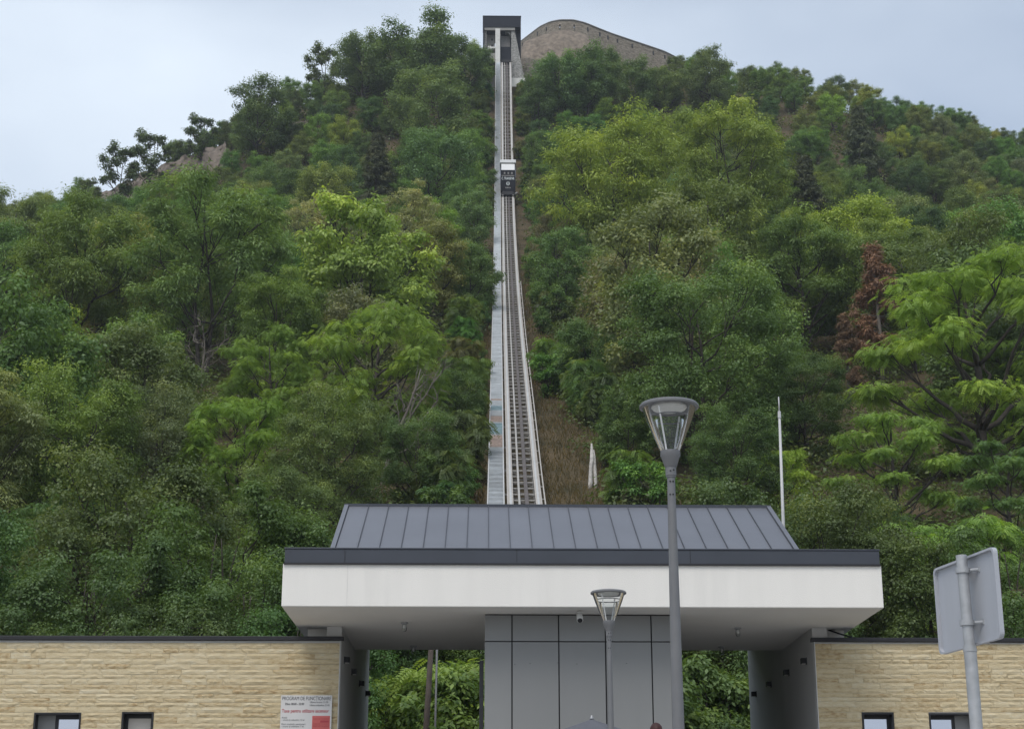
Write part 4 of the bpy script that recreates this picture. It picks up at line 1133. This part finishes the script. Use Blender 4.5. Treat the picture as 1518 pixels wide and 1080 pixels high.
FEAT = [
 ('locust1', 915, 285, 112, G_LIGHT, 'big yellow green locust tree right of the track, the brightest crown on that slope'),
 ('locust2', 1075, 270, 100, (0.092,0.142,0.040), 'light green locust tree with thin dark limbs, second to the right of the track'),
 ('locust1', 1185, 420, 92, G_MID, 'flat layered green tree above the roof end mast'),
 ('walnut', 540, 415, 108, (0.105,0.170,0.048), 'bright large leaved tree in the middle of the left slope'),
 ('pale', 470, 350, 55, (0.125,0.155,0.095), 'pale grey green linden at the left behind the bright large leaved tree'),
 ('pale', 600, 352, 68, (0.120,0.150,0.090), 'pale grey green linden at the right behind the bright large leaved tree'),
 ('locust2', 305, 400, 118, (0.066,0.118,0.046), 'tall feathery locust tree with dark forked trunk on the left slope'),
 ('locust1', 120, 410, 105, (0.062,0.105,0.034), 'feathery locust tree on the far left slope below the skyline'),
 ('locustm', 560, 555, 105, (0.080,0.140,0.036), 'bright flat topped locust tree just left of the stairs'),
 ('locustm', 400, 570, 75, (0.075,0.135,0.036), 'small bright flat topped locust left of the bare leaning tree'),
 ('barel', 565, 600, 55, G_MID, 'bare pale leaning tree among the locusts left of the stairs'),
 ('bare', 300, 520, 50, G_MID, 'bare pale forked tree under the feathery locust'),
 ('deadpine', 1300, 445, 48, (0.092,0.064,0.046), 'dead reddish brown pine on the right slope'),
 ('deadpine', 1255, 520, 30, (0.072,0.056,0.04), 'small browning pine below the dead reddish pine'),
 ('locustn', 1440, 520, 165, (0.098,0.170,0.046), 'large spreading locust with dark crooked limbs at the right edge'),
 ('locustn', 1330, 690, 95, (0.085,0.155,0.045), 'low spreading bright locust behind the right end of the roof'),
 ('locustm', 1160, 725, 55, (0.115,0.190,0.042), 'small bright yellow green tree behind the mast'),
 ('broadn', 1040, 545, 138, (0.050,0.094,0.036), 'broad dark green tree behind the near lamp head'),
 ('broadn', 1090, 690, 75, (0.040,0.078,0.030), 'dark leafy tree behind the roof between lamp and mast'),
 ('broad2', 930, 640, 50, (0.048,0.090,0.034), 'leafy green tree at the right edge of the cleared strip'),
 ('broad1', 872, 530, 50, (0.052,0.100,0.040), 'mid green tree bordering the cleared strip right of the track'),
 ('broad3', 830, 400, 48, (0.056,0.108,0.042), 'mid green tree beside the track below the cabin, right side'),
 ('young', 1350, 850, 62, (0.085,0.160,0.048), 'bright young tree behind the right wing, beside the canopy end'),
 ('young', 1450, 845, 62, (0.092,0.170,0.050), 'bright young tree behind the right wing and road sign'),
 ('pine', 558, 265, 36, (0.034,0.046,0.028), 'dark brownish conifer high on the left slope'),
 ('pine', 1195, 305, 40, (0.036,0.050,0.032), 'dark conifer on the right slope behind the light locusts'),
 ('pine', 1275, 225, 36, (0.040,0.058,0.036), 'dark conifer near the right skyline'),
 ('broad1', 650, 255, 62, (0.052,0.104,0.044), 'round green tree left of the stairs level with the cabin'),
 ('broad2', 640, 165, 62, (0.068,0.112,0.046), 'light green tree left of the stairs above the cabin'),
 ('broad4', 625, 95, 72, (0.048,0.086,0.034), 'dark rounded tree crowning the hilltop left of the upper station'),
 ('broad1', 690, 110, 42, (0.044,0.082,0.034), 'dark tree touching the left side of the upper station'),
 ('broad1', 540, 100, 50, (0.050,0.084,0.038), 'mid green tree on the left skyline below the hilltop crown'),
 ('thin', 480, 105, 28, (0.050,0.078,0.038), 'thin sparse tree on the left skyline'),
 ('broad3', 385, 180, 48, (0.042,0.074,0.032), 'dark tree standing on the left skyline right of the rock outcrop'),
 ('thin', 300, 205, 26, (0.040,0.068,0.034), 'small tree on top of the long rock outcrop'),
 ('thin', 225, 237, 32, (0.040,0.066,0.034), 'sparse dark tree on the left skyline above the outcrop'),
 ('thin', 178, 255, 30, (0.038,0.064,0.032), 'sparse dark tree at the lower end of the outcrop'),
 ('thin', 130, 290, 18, (0.046,0.07,0.036), 'smallest wispy tree on the left skyline'),
 ('broad2', 868, 122, 46, (0.048,0.092,0.036), 'dark green tree below the fortress wall'),
 ('broad1', 830, 125, 46, (0.052,0.104,0.042), 'green tree between the upper station pier and the fortress trees'),
 ('thin', 1000, 85, 17, (0.040,0.062,0.036), 'lone spindly tree in front of the end of the fortress wall'),
 ('broad2', 935, 132, 40, (0.052,0.092,0.038), 'mid green tree under the sloping part of the fortress wall'),
 ('broad1', 893, 104, 32, (0.046,0.084,0.034), 'small dark tree just in front of the fortress wall'),
 ('broad3', 1050, 122, 40, (0.056,0.090,0.042), 'greyish tree past the end of the fortress wall'),
 ('broad4', 985, 135, 36, (0.060,0.098,0.040), 'low light green tree before the end of the fortress wall'),
 ('broadn', 1190, 605, 72, (0.040,0.076,0.030), 'dark dense tree beyond the mast below the dead pine'),
 ('broad2', 800, 150, 34, (0.044,0.082,0.034), 'small dark tree below the base of the upper station pier'),
 ('broadn', 100, 690, 120, (0.070,0.120,0.036), 'light green leafy tree at the left edge above the wing'),
 ('broadn', 230, 690, 95, (0.060,0.090,0.052), 'grey green thin crowned tree left of centre above the left wing'),
 ('locustm', 355, 680, 90, (0.078,0.145,0.034), 'bright layered locust above the left end of the canopy'),
 ('broadn', 490, 690, 92, (0.060,0.098,0.040), 'mid green tree left of the roof end'),
 ('broadn', 420, 790, 85, (0.054,0.090,0.038), 'leafy tree directly behind the left canopy end'),
 ('locustn', 90, 830, 110, (0.040,0.080,0.034), 'dark feathery tree at the lower left behind the wing'),
 ('locustm', 230, 860, 90, (0.038,0.076,0.034), 'dark layered locust just behind the left wing coping'),
 ('broadn', 340, 900, 70, (0.036,0.068,0.028), 'deeply shaded tree between the left wing and canopy end'),
 ('broadn', 620, 690, 70, (0.042,0.080,0.032), 'dark tree left of the lower stairs'),
 ('broad2', 680, 600, 45, (0.046,0.086,0.034), 'dark green tree hugging the lower stairs'),
 ('broadn', 1290, 820, 72, (0.038,0.074,0.032), 'dark tree behind the right end of the canopy'),
 ('locustn', 1500, 740, 90, (0.050,0.100,0.040), 'shaded spreading locust at the right edge above the road sign'),
 ('broad3', 700, 420, 42, (0.05,0.095,0.036), 'mid green tree right against the stairs below the cabin'),
 ('broad1', 480, 290, 45, (0.085,0.125,0.042), 'yellowish green tree left of the dark conifer'),
 ('locust1', 20, 360, 70, (0.075,0.115,0.05), 'airy tree at the left frame edge on the skyline'),
]
for kind, px, py, rp_, col, lab in FEAT:
    x, y, sc = locate(kind, px, py, rp_)
    plant(kind, x, y, sc, trng.uniform(0, 6.28) if kind != 'barel' else 0.0, col, lab)
skr = random.Random(91)
for i in range(18):
    t = (i+skr.uniform(-.3,.3))/17; px = 118 + 235*t; py = 303 - 108*t - 6*math.sin(t*3.1) + skr.uniform(-3, 3)
    x, y, sc = locate('shrub', px, py, skr.uniform(13, 20), Ymin=235)
    plant('shrub', x, y, sc, skr.uniform(0, 6.28), (0.046*skr.uniform(.8,1.2), 0.076, 0.036), 'small dark bush on the left skyline along the rock outcrop', 'bushes on the rocky skyline', 'shrub')
NF = len(PLACED)
cands = []
fr = random.Random(5)
for _ in range(60000):
    y = 46 + 276*fr.random()**0.8; x = fr.uniform(-0.40, 0.42)*y + fr.uniform(-6, 6)
    dx = x - tx(y)
    big = 1.18 - 0.62*sstep(120, 300, y)
    sc = float(big)*fr.uniform(.72, 1.12)
    R0 = 4.6*sc
    if abs(dx) < R0*0.72 + (2.6 if dx < 0 else (4.2 if y < 130 else 2.6)): continue
    if y < 60 and -3 < x < 7 : continue
    if y < 50 and x > -5 and x < 9: continue
    if y > 317 and 2 < x < 40: continue
    z = float(ter(x, y)); u, v, zc_ = seen((x, y, z + 6*sc))
    if not (-60 < u < 1580): continue
    if y < 325 and 140 < u < 335 and abs((v+4) - (262-(u-250)*0.40)) < 14 + 0.5*R0*FPX/zc_: continue
    if y > 300 and 772 < u < 1000: continue
    ok = True
    ro = R0*FPX/zc_
    for (kf, fx, fy, frp, _c, _l), (xf, yf, _r) in zip(FEAT, PLACED):
        if 'pine' in kf: frp = frp*1.9
        if y < yf + 2 and v - ro*0.8 < fy + frp*0.45 and v + ro > fy - frp and abs(u - fx) < frp*0.8 + ro*0.45: ok = False; break
    if not ok: continue
    for i, (a, c, r_) in enumerate(PLACED):
        dd2 = math.hypot(a-x, c-y)
        if dd2 < ((0.70 if y < 265 else 0.60)*(r_+R0) if i >= NF else 0.56*(r_+R0)): ok = False; break
    if not ok: continue
    kind = fr.choice(['broad1','broad2','broad3','broad4','broad1','broad2','broad3','locust1','locust2','locust2']) if y > 75 else fr.choice(['broadn','broado','locustm','broado'])
    cc = fr.choice([G_MID, G_MID, G_MID, G_DARK, G_BLUE, G_GREY, (0.072,0.118,0.040), (0.062,0.110,0.036), G_LIGHT if fr.random() < .4 else G_MID])
    cc = tuple(q*fr.uniform(.85,1.15) for q in cc)
    tone = max(cc)/max(G_MID)
    tw = 'dark green' if tone < .82 else ('light green' if tone > 1.22 else ('grey green' if cc[2] > .5*cc[1] else 'mid green'))
    size = 'small' if R0 < 3.2 else ('large' if R0 > 4.2 else 'medium')
    colw = ['far left', 'left of the stairs', 'close to the stairs', 'close to the track', 'right of the track', 'far right'][int(np.digitize(u, [230, 500, 745, 1000, 1280]))]
    row = ['high', 'upper', 'middle', 'lower'][int(np.digitize(v, [190, 330, 520]))]
    sort = 'feathery locust' if 'locust' in kind else 'leafy tree'
    lab = '%s %s %s, %s slope, %s' % (size, tw, sort, row, colw)
    if tw == 'mid green' and False: continue
    cands.append([kind, x, y, sc*(4.6/ARCH[kind]['R']), cc, lab, u])
    PLACED.append((x, y, R0))
    if len(cands) >= 460: break
del PLACED[NF:]
ORD = ['first', 'second', 'third', 'fourth', 'fifth', 'sixth', 'seventh', 'eighth']
byl = {}
for c in sorted(cands, key=lambda c: c[6]): byl.setdefault(c[5], []).append(c)
for k, cs in byl.items():
    if 1 < len(cs) <= 8:
        for i, c in enumerate(cs): c[5] = k + ', ' + ORD[i] + ' from left'
for kind, x, y, sc, cc, lab, _u in cands:
    plant(kind, x, y, sc, fr.uniform(0, 6.28), cc, lab, 'trees on the wooded hill', sz=fr.uniform(.9, 1.15))


# shrubs along the cleared strip and behind the passages
sr = random.Random(21)
for i in range(110):
    y = 92 + 210*sr.random()**1.1; s = sr.choice((-1, 1)); dx = s*(sr.uniform(3.3, 5.2) if s < 0 else (sr.uniform(4.0, 8.0) if y < 125 else sr.uniform(2.6, 5.5)))
    plant(sr.choice(('shrub','ailan','shrub')), tx(y)+dx, y, sr.uniform(.6, 1.25), sr.uniform(0, 6.28), tuple(q*sr.uniform(.8, 1.2) for q in sr.choice((G_MID, G_DARK, G_BLUE))),
          'low shrub on the cleared strip %s of the track' % ('left' if s < 0 else 'right'), 'shrubs beside the track', 'shrub')
for i in range(30):
    left = i < 16
    x = sr.uniform(-3.3, 0.6) if left else sr.uniform(4.2, 7.6); y = sr.uniform(45.5, 52)
    colr = sr.choice((G_MID, (0.09,0.15,0.045), (0.07,0.11,0.04), G_DARK)) if left else sr.choice((G_DARK, G_DARK, (0.05,0.09,0.035)))
    plant('ailan' if i in (3, 9) else 'shrub', x, y, sr.uniform(.6, 1.2), sr.uniform(0, 6.28), colr,
          'green shrub seen through the %s passage' % ('left' if left else 'right'), 'shrubs behind the passages', 'shrub')
for i, x in enumerate((-3.2, -1.8, -.4, 4.6, 5.8, 7.2)):
    plant('broadn', x, 55+sr.uniform(0,3), .55, sr.uniform(0,6), (0.045,0.085,0.032), 'small tree seen through the %s passage' % ('left' if x < 2 else 'right'), 'small trees behind the passages')

NEAR = [(-11.5, 49, .75), (-9.2, 47.5, .62), (-7.0, 49.5, .7), (-5.0, 47.5, .6), (-13.5, 47, .6), (-8.2, 53, .85), (-12, 56, .9), (-4.6, 54, .75), (-16, 50, .8),
        (9.6, 54, .6), (12.2, 57, .8), (14.6, 55, .7), (10.2, 59, .85), (17.5, 54, .8), (8.6, 56, .6)]
NEAR.sort(key=lambda q: q[0]/q[1])
for i, (x, y, sc) in enumerate(NEAR):
    plant('broado' if i % 3 else 'broadn', x, y, sc, sr.uniform(0, 6.28), tuple(q*sr.uniform(.85, 1.1) for q in (0.042,0.076,0.030)),
          'dark low tree close behind the %s stone wing, %s from left' % (('left', (ORD+['ninth'])[i]) if x < 0 else ('right', ORD[i-9])), 'low trees behind the stone wings')

# posts
o = empty('wooden_post', (-1.5, 44.6, 2.0), 'dark leaning wooden post seen through the left passage', 'post')
MB().tube([(-1.62,44.6,1.8),(-1.50,44.6,5.2),(-1.40,44.6,7.4)], [.10,.085,.07], 10).build('shaft', M_post, o, True)
MB().tube([(-1.30,44.7,1.8),(-1.24,44.7,8.0)], [.03,.03], 8).build('metal_rod', M_lamp, o, True)
YS = 92.0
for YS in np.arange(80, 150, 0.5):
    pq = at(874, 722, YS)
    if pq[2] < float(ter(pq[0], YS)) + 0.1: break
YS = float(YS); pq = at(876, 690, YS); gz = float(ter(pq[0], YS))
o = empty('peeling_stump', (pq[0], YS, gz), 'white peeling broken tree stump right of the lower track', 'stump')
zt_ = at(876, 657, YS)[2]; zb_ = at(874, 716, YS)[2]
MB().tube([(pq[0]-.12,YS,gz-.3),(pq[0]-.05,YS,zb_),(pq[0]+.0,YS,(zb_+zt_)/2-.2),(pq[0]+.08,YS,(zb_+zt_)/2+.3),(pq[0]+.06,YS,zt_)], [.14,.15,.12,.15,.05], 8).build('trunk', M_birch, o, True)
MB().tube([(pq[0]+.24,YS+.1,gz-.3),(pq[0]+.30,YS+.1,zb_),(pq[0]+.22,YS+.1,zt_-.9),(pq[0]+.2,YS+.1,zt_-.4)], [.12,.13,.10,.04], 8).build('second_stem', M_birch, o, True)

# ------------------------------------------------------------------ undergrowth and dry grass
ur = np.random.RandomState(31)
N = 8200
yv = 45 + 275*ur.rand(N)**0.9
xv = (ur.rand(N)-.5)*0.80*yv + 3
dxv = xv - tx(yv)
keep = (np.abs(dxv + 0.3) > 2.6 + 1.6*ur.rand(N)) & ~((yv < 46.5) & (np.abs(xv-2) < 8)) & ~((dxv > 0) & (dxv < 6) & (yv < 112) & (ur.rand(N) < 0.65))
u_ = np.array([seen((a, c, d)) for a, c, d in zip(xv, yv, ter(xv, yv))])
keep &= ~((u_[:,0] > 150) & (u_[:,0] < 345) & (np.abs(u_[:,1]-(262-(u_[:,0]-250)*.40)) < 30))
xv, yv = xv[keep], yv[keep]
CC = np.stack([xv, yv, ter(xv, yv) + 0.3 + 1.1*ur.rand(len(xv))**2], 1)
Rr = (0.7 + 0.9*ur.rand(len(CC)))*(1.0 + yv/200)
Vs, Fs, vs_ = [], [], []; off = 0
for lo, hi, L in ((0, 90, .20), (90, 180, .30), (180, 400, .46)):
    s = (yv >= lo) & (yv < hi)
    V, F, v = leaves(ur, CC[s], Rr[s], 0.85, 70, L, L*.55, .2, .4+.18*ur.normal(size=s.sum()), tophalf=.95)
    Vs.append(V); Fs.append(F+off); vs_.append(v); off += len(V)
o = put('undergrowth', quads_mesh('undergrowth', np.concatenate(Vs), np.concatenate(Fs), M_leaf, np.concatenate(vs_)))
o.color = (0.135, 0.178, 0.062, 1)
tag(o, 'dense green undergrowth covering the hillside between the trees', 'undergrowth', kind='stuff')
N = 26000
yv = 84 + 130*ur.rand(N)**1.6; dxv = np.where(ur.rand(N) < .5, -2.4 - 3.5*ur.rand(N), 1.4 + 6.5*ur.rand(N)); xv = tx(yv) + dxv
b0 = np.stack([xv, yv, ter(xv, yv)-.05], 1)
th = ur.rand(N)*6.28; hgt = .18 + .45*ur.rand(N)
sdv = np.stack([np.cos(th), np.sin(th), 0*th], 1)*.035; ln = np.stack([np.cos(th*1.7), np.sin(th*1.7), 0*th], 1)*.2
V = np.stack([b0-sdv, b0+sdv, b0+ln+np.array([0,0,1])*hgt[:,None]+sdv*.3, b0+ln+np.array([0,0,1])*hgt[:,None]-sdv*.3], 1).reshape(-1,3)
o = put('dry_grass', quads_mesh('dry_grass', V, np.arange(len(V)).reshape(-1,4), M_leaf, ur.rand(N)))
o.color = (0.175, 0.14, 0.075, 1)
tag(o, 'dry brownish grass on the cleared strip along the track', 'grass', kind='stuff')

# ------------------------------------------------------------------ the hazy air over the valley
hz = bpy.data.materials.new('hazy_air'); hz.use_nodes = True
n = hz.node_tree; n.nodes.clear()
ho = n.nodes.new('ShaderNodeOutputMaterial'); pv_ = n.nodes.new('ShaderNodeVolumePrincipled')
pv_.inputs['Color'].default_value = (0.86, 0.92, 1.0, 1); pv_.inputs['Density'].default_value = 0.00020; pv_.inputs['Anisotropy'].default_value = 0.2
n.links.new(pv_.outputs[0], ho.inputs['Volume'])
hb = MB().box(-1700, 1700, -1000, 2700, -40, 205).build('haze', hz)
tag(hb, 'thin pale haze filling the air over the hill', 'haze', kind='stuff')
